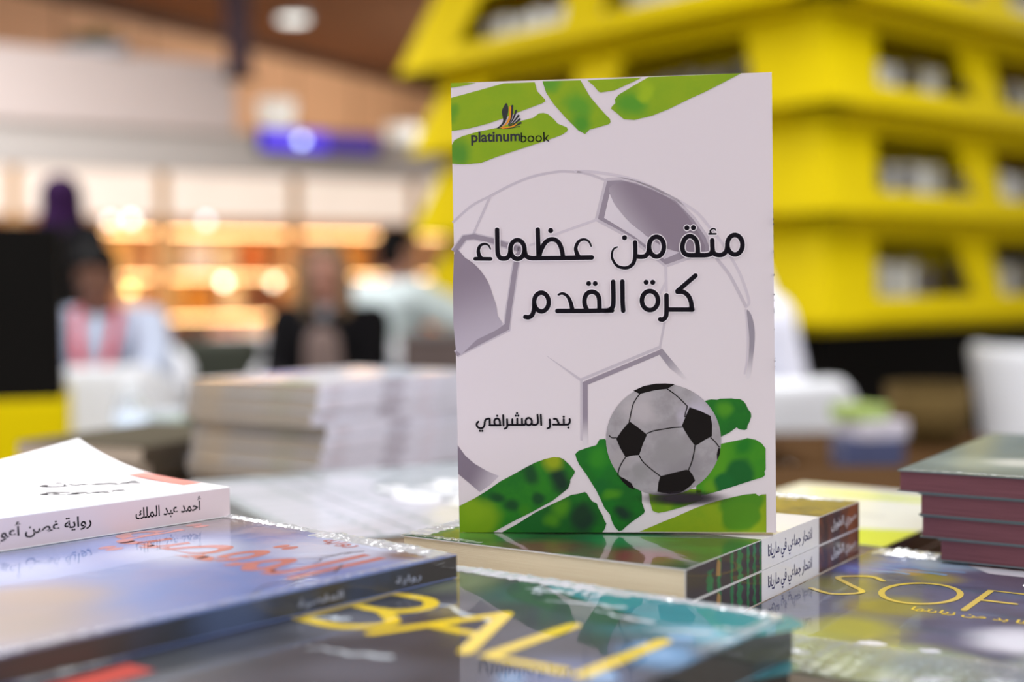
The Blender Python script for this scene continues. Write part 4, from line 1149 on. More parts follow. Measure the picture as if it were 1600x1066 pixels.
# ---- bookcase wall: line from W0 along WD
W0 = Vector((-3.43, 9.0)); WD = Vector((0.84, 0.543)); WA = math.atan2(WD.y, WD.x)
def WM(s, back=0.0):
    n = Vector((-WD.y, WD.x))
    p = W0 + WD * s + n * back
    return Vector((p.x, p.y, 0))
o = wall_run('trim_2', WM(-2.6), WD, 6.6, 1.95, 2.26, 0.08, H_['fascia']); struct(o, 'off-white fascia above the lit bookcases')
t = thing('sign_board', 'large blank white sign board above the lit bookcases', 'sign', WM(-2.6, -0.06) + Vector((0, 0, 2.24)), (0, 0, WA))
m = MB(); m.box(0, 0, 0, 4.26, 0.05, 0.50, H_['panel']); m.build('board', t)
m = MB(); m.box(0, 0.05, 0.03, 0.06, 0.12, 0.47, M['grey']); m.box(4.1, 0.05, 0.03, 4.16, 0.12, 0.47, M['grey']); m.build('bracket', t)
t = thing('display_sign', 'glowing purple-blue sign strip at the right end of the white sign board', 'sign', WM(1.82, -0.10) + Vector((0, 0, 2.12)), (0, 0, WA))
m = MB(); m.box(0, 0, 0, 1.0, 0.05, 0.17, M['black']); m.build('frame', t)
m = MB(); m.box(0.02, -0.004, 0.015, 0.55, 0.0, 0.155, mat('purple_led', C(60, 40, 160), 0.5, 0.3, 20, emit=(0.12, 0.07, 0.85, 1), estr=1.0)); m.box(0.56, -0.004, 0.015, 0.98, 0, 0.155, mat('dim_purple_led', C(70, 50, 120), 0.5, 0.3, 20, emit=(0.10, 0.06, 0.4, 1), estr=0.6)); m.build('screen', t)
def lampball(name, label, p, r, col, st):
    t = thing(name, label, 'lamp', p)
    m = MB(); m.ball((0, 0, 0), r, mat('lamp_glow', (0.9, 0.9, 0.9, 1), 0.4, 0.01, emit=col, estr=st)); m.build('bulb', t, smooth=True)
    m = MB(); m.lathe([(r * 0.6, r * 0.7), (r * 0.7, r * 1.0), (r * 0.3, r * 1.5)], M['grey'], 16); m.build('socket', t, smooth=True)
    return t
lampball('spotlight', 'small bluish spotlight in front of the purple sign strip', WM(2.12, -0.2) + Vector((0, 0, 2.20)), 0.03, (0.6, 0.75, 1, 1), 4.5)
p = at(150, 62, 9.35)
t = thing('trailing_plant', 'small olive green plant on top of the blank white sign board', 'plant', (p.x, p.y, 2.74))
rp = random.Random(8)
m = MB()
for k in range(160):
    a0 = rp.uniform(0, 2 * PI); rr = rp.uniform(0, 0.24); z0 = 0.05 + rp.uniform(0, 0.10) * (1 - rr / 0.3)
    cx, cy = rr * math.cos(a0), rr * 0.4 * math.sin(a0)
    l = Vector((math.cos(a0) + rp.uniform(-0.5, 0.5), math.sin(a0), rp.uniform(0.1, 0.9))).normalized() * 0.06
    sd = l.cross(Vector((0, 0, 1))).normalized() * 0.018
    c0_ = Vector((cx, cy, z0))
    m.add([c0_, c0_ + l * 0.5 + sd, c0_ + l, c0_ + l * 0.5 - sd], [(0, 1, 2, 3)], H_['leaf'])
m.build('foliage', t)
m = MB(); m.box(-0.22, -0.03, 0, 0.22, 0.03, 0.06, M['grey']); m.build('planter', t, bevel=0.004)
# hanging column beside the board
t = thing('hanging_column', 'dark purple-grey column hanging from the ceiling beside the white sign board', 'column', at(372, 60, 9.6) * 1.0)
t.location.z = 0
m = MB()
zb = at(380, 118, 9.6).z
m.hexa([(-0.06, -0.08, zb), (0.08, -0.08, zb), (0.08, 0.08, zb), (-0.06, 0.08, zb)], [(-0.11, -0.08, CEIL - 0.101), (0.08, -0.08, CEIL - 0.101), (0.08, 0.08, CEIL - 0.101), (-0.11, 0.08, CEIL - 0.101)], mat('purple_grey_metal', C(80, 64, 70), 0.7, 0.1, spec=0.1)); m.build('post', t)
m = MB(); m.box(-0.10, -0.1, zb - 0.02, 0.1, 0.1, zb, M['black']); m.build('cap', t)
# ceiling lamp
t = thing('ceiling_light', 'round white ceiling light on the brown ceiling', 'lamp', (at(458, 25, 12.2).x, 12.2, CEIL))
m = MB(); m.lathe([(0.15, -0.05), (0.16, -0.02), (0.16, 0.0)], M['grey'], 28); m.build('housing', t, smooth=False)
m = MB(); m.lathe([(0.13, -0.056), (0.135, -0.051)], mat('ceiling_lamp_glow', (0.9, 0.9, 0.9, 1), 0.4, 0.01, emit=(0.95, 1, 0.95, 1), estr=2.2), 28); m.build('diffuser', t)
# glowing shades added to stand for patches of lit white wall
for k, (px, py, lab) in enumerate(((432, 190, 'added glowing shade for the lit white wall above the purple sign strip'), (628, 225, 'added glowing shade for the lit white wall left of the yellow book tower'))):
    Y = 11.2 if k == 0 else 12.6
    p = at(px, py, Y)
    t = thing('wall_glow_shade', lab, 'lamp', p)
    m = MB(); m.lathe([(0.12, -0.16), (0.16, 0.16), (0.15, 0.17)], mat('lit_wall_glow', (0.5, 0.5, 0.48, 1), 0.4, 0.01, emit=(1, 0.95, 0.85, 1), estr=0.6), 20); m.build('shade', t, smooth=True)
    m = MB(); m.lathe([(0.03, -p.z), (0.03, -0.15)], M['grey'], 12); m.lathe([(0.16, -p.z), (0.16, -p.z + 0.03)], M['grey'], 20); m.build('stand', t)
    m = MB(); m.lathe([(0.07, -0.17), (0.10, -0.15)], M['grey'], 16); m.build('collar', t)

# ---- lit bookcases
BC = {}
BC['case'] = mat('honey_wood_case', C(222, 176, 120), 0.6, 0.1, 4)
BC['back'] = mat('cream_case_back', C(240, 200, 150), 0.6, 0.06, 3)
BC['strip'] = mat('warm_led_strip', (1, 0.8, 0.5, 1), 0.5, 0.01, emit=(1.0, 0.62, 0.26, 1), estr=9)
BC['header'] = mat('lit_header_panel', (0.45, 0.4, 0.36, 1), 0.6, 0.3, 5, spec=0.1, emit=(1.0, 0.82, 0.68, 1), estr=0.74)
bc_books = []
cols = [C(236, 214, 190), C(214, 120, 60), C(240, 232, 222), C(120, 76, 60), C(226, 160, 60), C(150, 130, 120), C(240, 200, 120), C(96, 70, 66), C(206, 150, 130), C(244, 224, 180)]
bmats = [mat('display_book_cover', c, 0.5, 0.15, 12) for c in cols]
def display_book(k, w, h, t):
    r = thing('display_book', '', 'book')
    m = MB(); m.box(-w / 2, 0, 0, w / 2, 0.002, h, bmats[k]); m.box(-w / 2, t - 0.002, 0, w / 2, t, h, bmats[k]); m.box(-w / 2, 0, 0, -w / 2 + 0.002, t, h, bmats[k]); m.build('cover', r)
    m = MB(); m.box(-w / 2 + 0.002, 0.002, 0.004, w / 2 - 0.003, t - 0.002, h - 0.004, M['paper']); m.build('pages', r)
    return r
protos = [display_book(k, 0.15 + 0.02 * (k % 3), 0.20 + 0.02 * (k % 4), 0.03) for k in range(len(cols))]
used = [False] * len(protos)
def put_book(k, loc, rz, label, group):
    if not used[k]:
        used[k] = True
        o = protos[k]
        o.location = loc; o.rotation_euler = (0, 0, rz); o['label'] = label; o['group'] = group
        return o
    return dup(protos[k], loc, (0, 0, rz), label, group)
rb = random.Random(11)
ordn = ['first', 'second', 'third', 'fourth', 'fifth']
for c in range(5):
    s0 = -0.9 + c * 1.02
    P0 = WM(s0)
    t = thing('bookcase', 'warmly lit wooden bookcase under the fascia, %s from the left' % ordn[c] if c else 'warmly lit wooden bookcase under the fascia, nearest to the purple-scarfed person', 'bookcase', P0, (0, 0, WA), 'lit bookcases under the fascia')
    wd = 1.0
    m = MB(); m.box(0, 0.36, 0, wd, 0.38, 1.94, BC['back']); m.build('back_panel', t)
    m = MB(); m.box(0, 0, 0, 0.03, 0.36, 1.94, BC['case']); m.build('side_panel', t)
    m = MB(); m.box(wd - 0.03, 0, 0, wd, 0.36, 1.94, BC['case']); m.build('side_panel', t)
    m = MB(); m.box(0.03, 0, 0, wd - 0.03, 0.36, 0.62, BC['case']); m.build('base_cabinet', t)
    for z in (0.90, 1.20, 1.52):
        m = MB(); m.box(0.03, 0.02, z, wd - 0.03, 0.36, z + 0.025, BC['case']); sh = m.build('shelf', t)
        m = MB(); m.box(0.05, 0.03, z - 0.014, wd - 0.05, 0.06, z - 0.002, BC['strip']); m.build('light_strip', sh)
    m = MB(); m.box(0.03, 0.01, 1.62, wd - 0.03, 0.05, 1.94, BC['header']); m.build('header_panel', t)
    for z in (0.62, 0.925, 1.225):
        x = 0.12
        while x < wd - 0.14:
            k = rb.randrange(len(protos))
            q = Matrix.Rotation(WA, 3, 'Z') @ Vector((x, 0.16 + rb.uniform(0, 0.08), z + 0.0005))
            put_book(k, P0 + q, WA, 'face-out book on a shelf of the warmly lit bookcases', 'face-out books in the lit bookcases')
            x += 0.19 + rb.uniform(0.0, 0.06)
for k, (px, py, Y, c, st) in enumerate(((172, 345, 9.3, (1, 0.95, 0.85, 1), 3.5), (205, 343, 9.3, (1, 0.98, 0.95, 1), 4.5), (322, 345, 9.6, (0.8, 0.88, 1, 1), 3), (350, 440, 9.5, (1, 0.9, 0.65, 1), 8), (428, 441, 9.8, (1, 0.85, 0.55, 1), 6), (240, 492, 9.2, (1, 0.9, 0.7, 1), 6), (203, 452, 9.2, (1, 0.75, 0.1, 1), 5))):
    lampball('shelf_lamp', ['cream', 'bright white', 'bluish white', 'large warm', 'warm white', 'low cream', 'amber yellow'][k] + ' glowing lamp at the lit bookcases, ' + ['above the seated man', 'just right of the cream lamp', 'high, right of the bright white pair', 'left of the seated woman', 'nearest the seated woman', 'low, right of the seated man', 'beside the seated man'][k], at(px, py, Y - 0.35), 0.028, c, st)

# ------------------------------------------------------------------ yellow book tower
TA = math.radians(41.5)
tdx = Vector((math.cos(TA), math.sin(TA))); tdy = Vector((-math.sin(TA), math.cos(TA)))
TH = 1.26
corner = Vector((1.185, 5.0))
ctr = corner + (tdx + tdy) * TH
t = thing('book_tower', 'huge yellow tiered book tower on a black plinth', 'display stand', (ctr.x, ctr.y, 0), (0, 0, TA))
tower = t
lips = [0.955, 1.372, 1.783, 2.190]
tops = [1.352, 1.763, 2.172, 2.60]
halfb = [1.26, 1.26, 1.26, 1.30]
halft = [1.12, 1.12, 1.12, 1.15]
wins = [(0.33, 1.10), (1.32, 2.16)]
m = MB(); m.box(-1.09, -1.09, 0, 1.09, 1.09, 0.90, M['black']); m.build('plinth', t)
for i in range(4):
    zb, zt, hb, ht = lips[i], tops[i], halfb[i], halft[i]
    lipz = zb + 0.055
    m = MB(); m.box(-hb, -hb, zb - 0.012, hb, hb, zb, M['yellow']); m.box(-hb + 0.10, -hb + 0.10, zb - 0.05, hb - 0.10, hb - 0.10, zb - 0.012, M['yellow']); tier = m.build('tier_floor', t, bevel=0.006)
    m = MB(); m.box(-ht + 0.0, -ht + 0.0, zt, ht, ht, zt + 0.012, M['yellow']); m.build('tier_top', t)
    for side in range(4):
        rot = Matrix.Rotation(side * PI / 2, 3, 'Z')
        zs = [zb, zb + 0.085, zt - 0.075, zt]
        def pt(u, z):
            k = (z - zb) / (zt - zb)
            hh = hb + (ht - hb) * k
            return rot @ Vector((-hh + 2 * hh * u / (2 * TH), -hh, z))
        m = MB()
        us = [0.0, wins[0][0], wins[0][1], wins[1][0], wins[1][1], 2 * TH]
        grid = [[pt(u, z) for u in us] for z in zs]
        # windows lean inwards: narrower at the top
        for ci, sh in ((1, 0.05), (2, -0.05), (3, 0.05), (4, -0.05)):
            grid[2][ci] = pt(us[ci] + sh, zs[2])
        inn = rot @ Vector((0, 1, 0))
        def quad(a, b, c2, d):
            m.hexa([a, b, b + inn * 0.02, a + inn * 0.02], [d, c2, c2 + inn * 0.02, d + inn * 0.02], M['yellow'])
        for r_ in range(3):
            for c_ in range(5):
                if r_ == 1 and c_ in (1, 3):
                    continue
                quad(grid[r_][c_], grid[r_][c_ + 1], grid[r_ + 1][c_ + 1], grid[r_ + 1][c_])
        m.build('fascia_panel', t)
        a = rot @ Vector((-hb, -hb, 0)); b = rot @ Vector((-ht, -ht, 0))
        # faceted corner post
        m = MB()
        e1, e2 = rot @ Vector((1, 0, 0)), rot @ Vector((0, 1, 0))
        def ring(p, z, o, wdt):
            p = Vector((p.x, p.y, z))
            return [p - (e1 + e2) * o + Vector((0, 0, 0)), p + e1 * wdt - e2 * o * 0.6, p + (e1 + e2) * wdt, p + e2 * wdt - e1 * o * 0.6]
        m.hexa(ring(a, zb - 0.012, 0.025, 0.22), ring(b, zt + 0.012, 0.012, 0.09), M['yellow'])
        m.build('corner_post', t)
    m = MB(); m.box(-0.72, -0.72, zb, 0.72, 0.72, zt, M['yellow']); m.build('core', t)
tw_cols = [C(60, 58, 62), C(90, 84, 82), C(214, 214, 206), C(150, 142, 112), C(120, 116, 120), C(232, 232, 226), C(70, 66, 56)]
tmats = [mat('tower_book_cover', c, 0.5, 0.1, 12) for c in tw_cols]
def tower_book(k):
    r = thing('tower_book', '', 'book')
    w, h, th = 0.15, 0.20 + 0.012 * (k % 4), 0.045
    m = MB(); m.box(-th / 2, 0, 0, -th / 2 + 0.002, w, h, tmats[k]); m.box(th / 2 - 0.002, 0, 0, th / 2, w, h, tmats[k]); m.box(-th / 2, 0, 0, th / 2, 0.002, h, tmats[k]); m.build('cover', r)
    m = MB(); m.box(-th / 2 + 0.002, 0.002, 0.003, th / 2 - 0.002, w - 0.003, h - 0.003, M['paper']); m.build('pages', r)
    return r
tprot = [tower_book(k) for k in range(len(tw_cols))]
tused = [False] * len(tprot)
rt = random.Random(23)
tn = ['lowest', 'second', 'third', 'top']
for i in range(4):
    for side, sname in ((0, 'right-hand'), (3, 'left-hand')):
        rot = Matrix.Rotation(side * PI / 2, 3, 'Z')
        for wi, (u0, u1) in enumerate(wins):
            pal = [2, 5] if i == 3 else ([0, 1, 6, 4] if side == 3 else [2, 3, 4, 5, 1])
            u = u0 + 0.03
            while u < u1 - 0.04:
                k = rt.choice(pal)
                q = rot @ Vector((-TH + u, -TH + 0.17 + rt.uniform(0, 0.02), lips[i] + 0.001))
                g = Matrix.Rotation(TA, 3, 'Z') @ q
                loc = Vector((ctr.x + g.x, ctr.y + g.y, g.z))
                lab = 'upright book in the %s tier of the yellow tower, on its %s side' % (tn[i], sname)
                gr = 'books in the %s tier, %s side of the tower' % (tn[i], sname)
                if not tused[k]:
                    tused[k] = True
                    o = tprot[k]; o.location = loc; o.rotation_euler = (0, 0, TA + side * PI / 2); o['label'] = lab; o['group'] = gr
                else:
                    dup(tprot[k], loc, (0, 0, TA + side * PI / 2), lab, gr)
                u += 0.05 + rt.choice([0.002, 0.004, 0.05])

# ------------------------------------------------------------------ tub chairs
def tub_chair(label, loc, rz, group='white tub chairs'):
    t = thing('tub_chair', label, 'chair', loc, (0, 0, rz), group)
    # curved back: opens towards -y
    m = MB()
    n, rings = 22, 8
    vs, fs = [], []
    for i in range(n + 1):
        a = math.radians(-20 + 220 * i / n)
        for j in range(rings + 1):
            q = j / rings
            hgt = 0.36 + (0.86 - 0.36 - 0.16 * max(0, abs(i / n - 0.5) - 0.22) * 3.2) * q - 0.0
            rad = 0.245 + 0.075 * q
            vs.append((rad * math.cos(a), rad * math.sin(a) * 0.95, hgt))
    for i in range(n):
        for j in range(rings):
            k = i * (rings + 1) + j
            fs.append((k, k + rings + 1, k + rings + 2, k + 1))
    m.add(vs, fs, M['white_plastic'])
    o = m.build('backrest', t, smooth=True)
    s = o.modifiers.new('thick', 'SOLIDIFY'); s.thickness = 0.055; s.offset = 0
    b = o.modifiers.new('bevel', 'BEVEL'); b.width = 0.024; b.segments = 4; b.limit_method = 'ANGLE'
    m = MB(); m.lathe([(0.20, 0.33), (0.245, 0.35), (0.245, 0.39), (0.22, 0.415), (0.0, 0.42)], M['white_plastic'], 32); m.build('seat', t, smooth=True)
    m = MB(); m.lathe([(0.035, 0.03), (0.03, 0.2), (0.03, 0.332)], M['grey'], 18); m.build('pedestal', t, smooth=True)
    m = MB(); m.lathe([(0.22, 0.0), (0.22, 0.012), (0.05, 0.035)], M['grey'], 32); m.build('base', t, smooth=True)
    return t
c0 = tub_chair('white tub chair between the standing book and the dark plinth of the yellow tower', (at(1125, 600, 3.45).x, 3.45, 0), PI + 0.1)
p = at(1660, 600, 5.0)
dup(c0, (p.x, p.y, 0), (0, 0, PI / 2 + 0.2), 'white tub chair in front of the black plinth at the right edge', 'white tub chairs')
p = at(112, 600, 4.3)
dup(c0, (p.x, p.y, 0), (0, 0, PI + 0.2), 'white tub chair beside the yellow and black counter, before the seated man', 'white tub chairs')

# ------------------------------------------------------------------ counter on the left
t = thing('display_counter', 'yellow counter with a tall black upper panel at the left edge', 'counter', (-1.005, 3.0, 0), (0, 0, math.radians(17.5)))
m = MB(); m.box(-0.95, 0, 0, 0.012, 0.45, 0.843, M['yellow']); m.build('body', t, bevel=0.006)
m = MB(); m.box(-0.95, 0.01, 0.843, 0.0, 0.40, 1.235, M['black']); m.build('upper_panel', t, bevel=0.006)
m = MB(); m.box(-0.93, -0.002, 0, 0.0, 0.01, 0.08, M['black']); m.build('kick_plate', t)

# ------------------------------------------------------------------ tables and small things
t = thing('side_table', 'white side table between the seated man and the seated woman', 'table', (at(385, 540, 7.4).x, 7.4, 0))
m = MB(); m.box(-0.2, -0.3, 0.80, 0.2, 0.3, 0.84, M['white_plastic']); m.build('tabletop', t, bevel=0.008)
m = MB(); m.box(-0.17, -0.27, 0, 0.17, 0.27, 0.80, M['white_plastic']); m.build('body', t)
t = thing('armchair', 'dark armchair behind the seated man', 'chair', (at(305, 560, 6.3).x, 6.3, 0))
dk = mat('dark_green_fabric', C(52, 56, 44), 0.8, 0.3, 10)
m = MB(); m.box(-0.26, -0.28, 0.12, 0.26, 0.28, 0.42, dk); m.build('seat', t, bevel=0.04, seg=3)
m = MB(); m.box(-0.26, 0.18, 0.42, 0.26, 0.32, 0.86, dk); m.build('backrest', t, bevel=0.05, seg=3)
for s in (-1, 1):
    m = MB(); m.box(s * 0.30 - 0.05, -0.28, 0.12, s * 0.30 + 0.05, 0.3, 0.62, dk); m.build('armrest', t, bevel=0.03, seg=3)
    for y in (-0.22, 0.22):
        m = MB(); m.box(s * 0.24 - 0.02, y - 0.02, 0, s * 0.24 + 0.02, y + 0.02, 0.12, M['black']); m.build('leg', t)
t = thing('storage_box', 'dark brown crate beyond the tall magazine stack, next to the standing book', 'box', (at(690, 545, 5.3).x, 5.3, 0))
m = MB(); m.box(-0.15, -0.15, 0, 0.15, 0.15, 0.9, mat('dark_brown_board', C(84, 70, 66), 0.7, 0.2, 6)); m.build('body', t, bevel=0.01)
m = MB(); m.box(-0.16, -0.16, 0.9, 0.16, 0.16, 0.92, mat('grey_lid_board', C(110, 104, 104), 0.6, 0.1, 6)); m.build('lid', t, bevel=0.006)
# two low side tables beyond the display table
def low_table(label, x, y, wx, wy, z):
    t = thing('side_table', label, 'table', (x, y, 0))
    m = MB(); m.box(-wx, -wy, z - 0.03, wx, wy, z, M['wood']); m.build('tabletop', t, bevel=0.006)
    for sx in (-1, 1):
        for sy in (-1, 1):
            m = MB(); m.box(sx * (wx - 0.04) - 0.02, sy * (wy - 0.04) - 0.02, 0, sx * (wx - 0.04) + 0.02, sy * (wy - 0.04) + 0.02, z - 0.03, M['wood']); m.build('leg', t)
LT = 0.745
low_table('brown side table carrying the small pile of boxes, in front of the black plinth', at(1425, 700, 2.7).x, 2.75, 0.24, 0.36, LT)
low_table('brown side table carrying the water bottle, behind the short stack', at(235, 700, 2.5).x, 2.6, 0.22, 0.2, LT)
p = at(206, 690, 2.5)
t = thing('water_bottle', 'clear plastic water bottle on the side table left of the tall magazine stack', 'bottle', (p.x, 2.5, LT))
gm, nt, b = new_mat('clear_plastic'); setp(b, Roughness=0.05, IOR=1.3); b.inputs['Transmission Weight'].default_value = 0.6; b.inputs['Base Color'].default_value = (0.85, 0.9, 0.95, 1)
m = MB(); m.lathe([(0.026, 0.0), (0.031, 0.006), (0.031, 0.05), (0.028, 0.06), (0.031, 0.07), (0.031, 0.115), (0.024, 0.135), (0.013, 0.15), (0.013, 0.158)], gm, 28); m.build('bottle_body', t, smooth=True)
m = MB(); m.lathe([(0.0155, 0.152), (0.0155, 0.168), (0.013, 0.171)], mat('white_cap', C(236, 240, 244), 0.3, 0.02), 24); m.build('cap', t)
m = MB(); m.lathe([(0.0315, 0.07), (0.0315, 0.112)], mat('pale_blue_label', C(206, 220, 236), 0.35, 0.1, 60), 28); m.build('bottle_label', t, smooth=True)
p = at(264, 690, 2.55)
t = thing('snack_box', 'small green and white box beside the water bottle', 'box', (p.x, 2.55, LT))
m = MB(); m.box(-0.03, -0.02, 0, 0.03, 0.02, 0.11, mat('pale_card', C(206, 214, 220), 0.5, 0.05)); m.build('carton', t, bevel=0.002)
m = MB(); m.box(-0.0305, -0.0205, 0.05, 0.0305, 0.0205, 0.095, mat('green_card', C(130, 160, 90), 0.5, 0.1)); m.build('label_band', t)
bx = at(1354, 720, 2.5)
pk = [('boxed_game', 'dark blue box at the bottom of the small pile on the brown side table', (0.055, 0.05, 0.055), C(60, 66, 100)), ('boxed_game', 'white box in the middle of the small pile on the brown side table', (0.046, 0.045, 0.032), C(196, 190, 200)), ('boxed_game', 'lime green box on top of the small pile on the brown side table', (0.034, 0.04, 0.028), C(156, 178, 96))]
z = LT
for k, (n, lab, (a, b_, h), c) in enumerate(pk):
    t = thing(n, lab, 'box', (bx.x + (0, 0.012, -0.014)[k], 2.5, z), (0, 0, 0.3 * k), 'boxes in the small pile')
    cm = mat('carton_print', c, 0.5, 0.3, 40)
    m = MB(); m.box(-a, -b_, 0, a, b_, h * 0.55, cm); m.build('tray', t, bevel=0.0015)
    m = MB(); m.box(-a - 0.001, -b_ - 0.001, h * 0.3, a + 0.001, b_ + 0.001, h, cm); m.build('lid', t, bevel=0.0015)
    z += h + 0.0004
p = at(1450, 700, 2.85)
t = thing('wicker_basket', 'brown wicker basket on the side table right of the small pile of boxes', 'basket', (p.x, 2.85, LT))
wk = mat('brown_wicker', C(96, 78, 44), 0.8, 0.5, 100, bump=0.8, bscale=120, spec=0.1)
m = MB(); m.lathe([(0.06, 0.0), (0.085, 0.05), (0.088, 0.12), (0.082, 0.12), (0.078, 0.05), (0.055, 0.006)], wk, 28); m.build('bowl', t, smooth=True)
m = MB()
for k in range(40):
    a0, a1 = 2 * PI * k / 40, 2 * PI * (k + 1) / 40
    m.limb((0.085 * math.cos(a0), 0.085 * math.sin(a0), 0.121), 0.006, (0.085 * math.cos(a1), 0.085 * math.sin(a1), 0.121), 0.006, wk, 6)
m.build('rim', t, smooth=True)

# ------------------------------------------------------------------ people
SK = {}
SK['tan'] = mat('tan_skin', C(116, 76, 56), 0.5, 0.08, 20)
SK['fair'] = mat('fair_skin', C(168, 118, 98), 0.5, 0.06, 20)
SK['eye'] = mat('dark_eye', C(30, 24, 22), 0.2, 0.05)
SK['lip'] = mat('lip_tint', C(140, 84, 76), 0.5, 0.05)
def soften(o, vox, it=6):
    r = o.modifiers.new('one_skin', 'REMESH'); r.mode = 'VOXEL'; r.voxel_size = vox; r.use_smooth_shade = True
    s = o.modifiers.new('soft', 'SMOOTH'); s.iterations = it; s.factor = 0.5
    return o
def V(*a):
    return Vector(a)
def hand(mb, wrist, d, n, m, side):
    """Palm and five bent fingers from the wrist along d, palm facing n."""
    d = Vector(d).normalized(); n = Vector(n).normalized()
    s = d.cross(n).normalized() * side
    w = Vector(wrist)
    for k in range(4):
        o = (k - 1.5) * 0.021
        mb.limb(w + d * 0.01 + s * o * 0.6, 0.014, w + d * 0.085 + s * o, 0.0125, m, 8)
        l = (0.036, 0.044, 0.04, 0.03)[k]
        a = w + d * 0.09 + s * o * 1.05
        b = a + (d * 0.92 + n * 0.35).normalized() * l
        c = b + (d * 0.6 + n * 0.8).normalized() * l * 0.75
        mb.limb(a, 0.0100, b, 0.0090, m, 8); mb.limb(b, 0.0090, c, 0.0080, m, 8)
    a = w + d * 0.03 - s * 0.034
    b = a + (d * 0.75 - s * 0.6 + n * 0.25).normalized() * 0.038
    c = b + (d * 0.9 - s * 0.1 + n * 0.4).normalized() * 0.03
    mb.limb(w + d * 0.012 - s * 0.012, 0.015, a, 0.014, m, 8); mb.limb(a, 0.0125, b, 0.0105, m, 8); mb.limb(b, 0.0105, c, 0.009, m, 8)
def person(label, loc, rz, J, skin, wear, hair=None, face=True, vox=0.008, body_fn=None):
    """J: pelvis, chest, neck, head, and sh/el/wr/hi/kn/an for L and R (local, facing -y). wear: list of (part name, material, builder)."""
    t = thing('person', label, 'person', loc, (0, 0, rz))
    m = MB()
    hd, nk, ch, pv = (V(*J[k]) for k in ('head', 'neck', 'chest', 'pelvis'))
    tl = J.get('tilt', (0, 0))       # head pitch, turn
    R = Matrix.Rotation(tl[1], 3, 'Z') @ Matrix.Rotation(tl[0], 3, 'X')
    h = lambda x, y, z: hd + R @ V(x, y, z)
    m.ball(h(0, 0.012, 0.025), 0.094, skin, 0.82, 1.02, 1.0, 18, 12)
    m.ball(h(0, -0.018, -0.045), 0.07, skin, 0.82, 0.95, 1.05, 18, 12)
    m.limb(h(0, -0.05, -0.085), 0.03, h(0, -0.06, -0.1), 0.024, skin)
    m.limb(h(0, -0.088, 0.012), 0.010, h(0, -0.104, -0.028), 0.014, skin, 8)
    for s in (-1, 1):
        m.ball(h(s * 0.078, 0.012, -0.012), 0.026, skin, 0.4, 0.7, 1.15, 10, 7)
        m.ball(h(s * 0.035, -0.072, -0.035), 0.022, skin, 1, 0.7, 0.8, 10, 7)
    m.limb(nk - V(0, 0, 0.03), 0.062, hd + V(0, 0.012, -0.06), 0.05, skin)
    m.limb(pv, 0.14, pv + (ch - pv) * 0.5, 0.125, skin); m.limb(pv + (ch - pv) * 0.5, 0.125, ch, 0.13, skin)
    for s in 'LR':
        sh, el, wr = (V(*J[k + s]) for k in ('sh', 'el', 'wr'))
        m.limb(ch + V(0, 0, 0.02), 0.09, sh, 0.062, skin); m.limb(nk - V(0, 0, 0.02), 0.05, sh, 0.05, skin)
        m.limb(sh, 0.055, el, 0.041, skin); m.limb(el, 0.041, wr, 0.027, skin)
        d = (wr - el).normalized()
        n = V(*J.get('palm' + s, (0, 0, -1)))
        hand(m, wr, d + n * 0.15, n - d * n.dot(d), skin, 1 if s == 'L' else -1)
        hi, kn, an = (V(*J[k + s]) for k in ('hi', 'kn', 'an'))
        m.limb(pv + (hi - pv) * 0.6, 0.11, hi, 0.098, skin); m.limb(hi, 0.095, kn, 0.062, skin); m.limb(kn, 0.060, an, 0.042, skin)
        m.limb(an + V(0, 0.03, -0.035), 0.042, an + V(0, -0.14, -0.05), 0.032, skin)
    soften(m.build('body', t, smooth=True), vox, 4)
    if face:
        for s in (-1, 1):
            e = MB(); e.ball(h(s * 0.034, -0.078, 0.006), 0.011, SK['eye'], 1.3, 0.7, 0.7, 10, 7); e.build('eye', t, smooth=True)
        e = MB(); e.limb(h(-0.02, -0.085, -0.062), 0.006, h(0, -0.09, -0.060), 0.008, SK['lip'], 8); e.limb(h(0, -0.09, -0.060), 0.008, h(0.02, -0.085, -0.062), 0.006, SK['lip'], 8); e.build('mouth', t, smooth=True)
    for name, mt, fn in wear:
        w = MB(); fn(w, mt, J, h)
        soften(w.build(name, t, smooth=True), 0.012, 5)
    if hair:
        w = MB(); hair[1](w, hair[0], h)
        soften(w.build('hair', t, smooth=True), 0.009, 3)
    return t
def seated(dz=0.0, **kw):
    J = dict(pelvis=(0, 0.02, 0.53), chest=(0, 0.0, 0.84), neck=(0, -0.02, 0.99), head=(0, -0.05, 1.12), shL=(0.18, 0, 0.92), shR=(-0.18, 0, 0.92), elL=(0.20, -0.1, 0.68), elR=(-0.20, -0.1, 0.68),
             wrL=(0.14, -0.32, 0.66), wrR=(-0.14, -0.32, 0.66), hiL=(0.1, -0.04, 0.53), hiR=(-0.1, -0.04, 0.53), knL=(0.14, -0.46, 0.53), knR=(-0.14, -0.46, 0.53), anL=(0.14, -0.42, 0.085), anR=(-0.14, -0.42, 0.085))
    J.update(kw)
    return {k: (v if k == 'tilt' or k.startswith('palm') else (v[0], v[1], v[2] + (dz if k[:2] not in ('an',) else 0))) for k, v in J.items()}
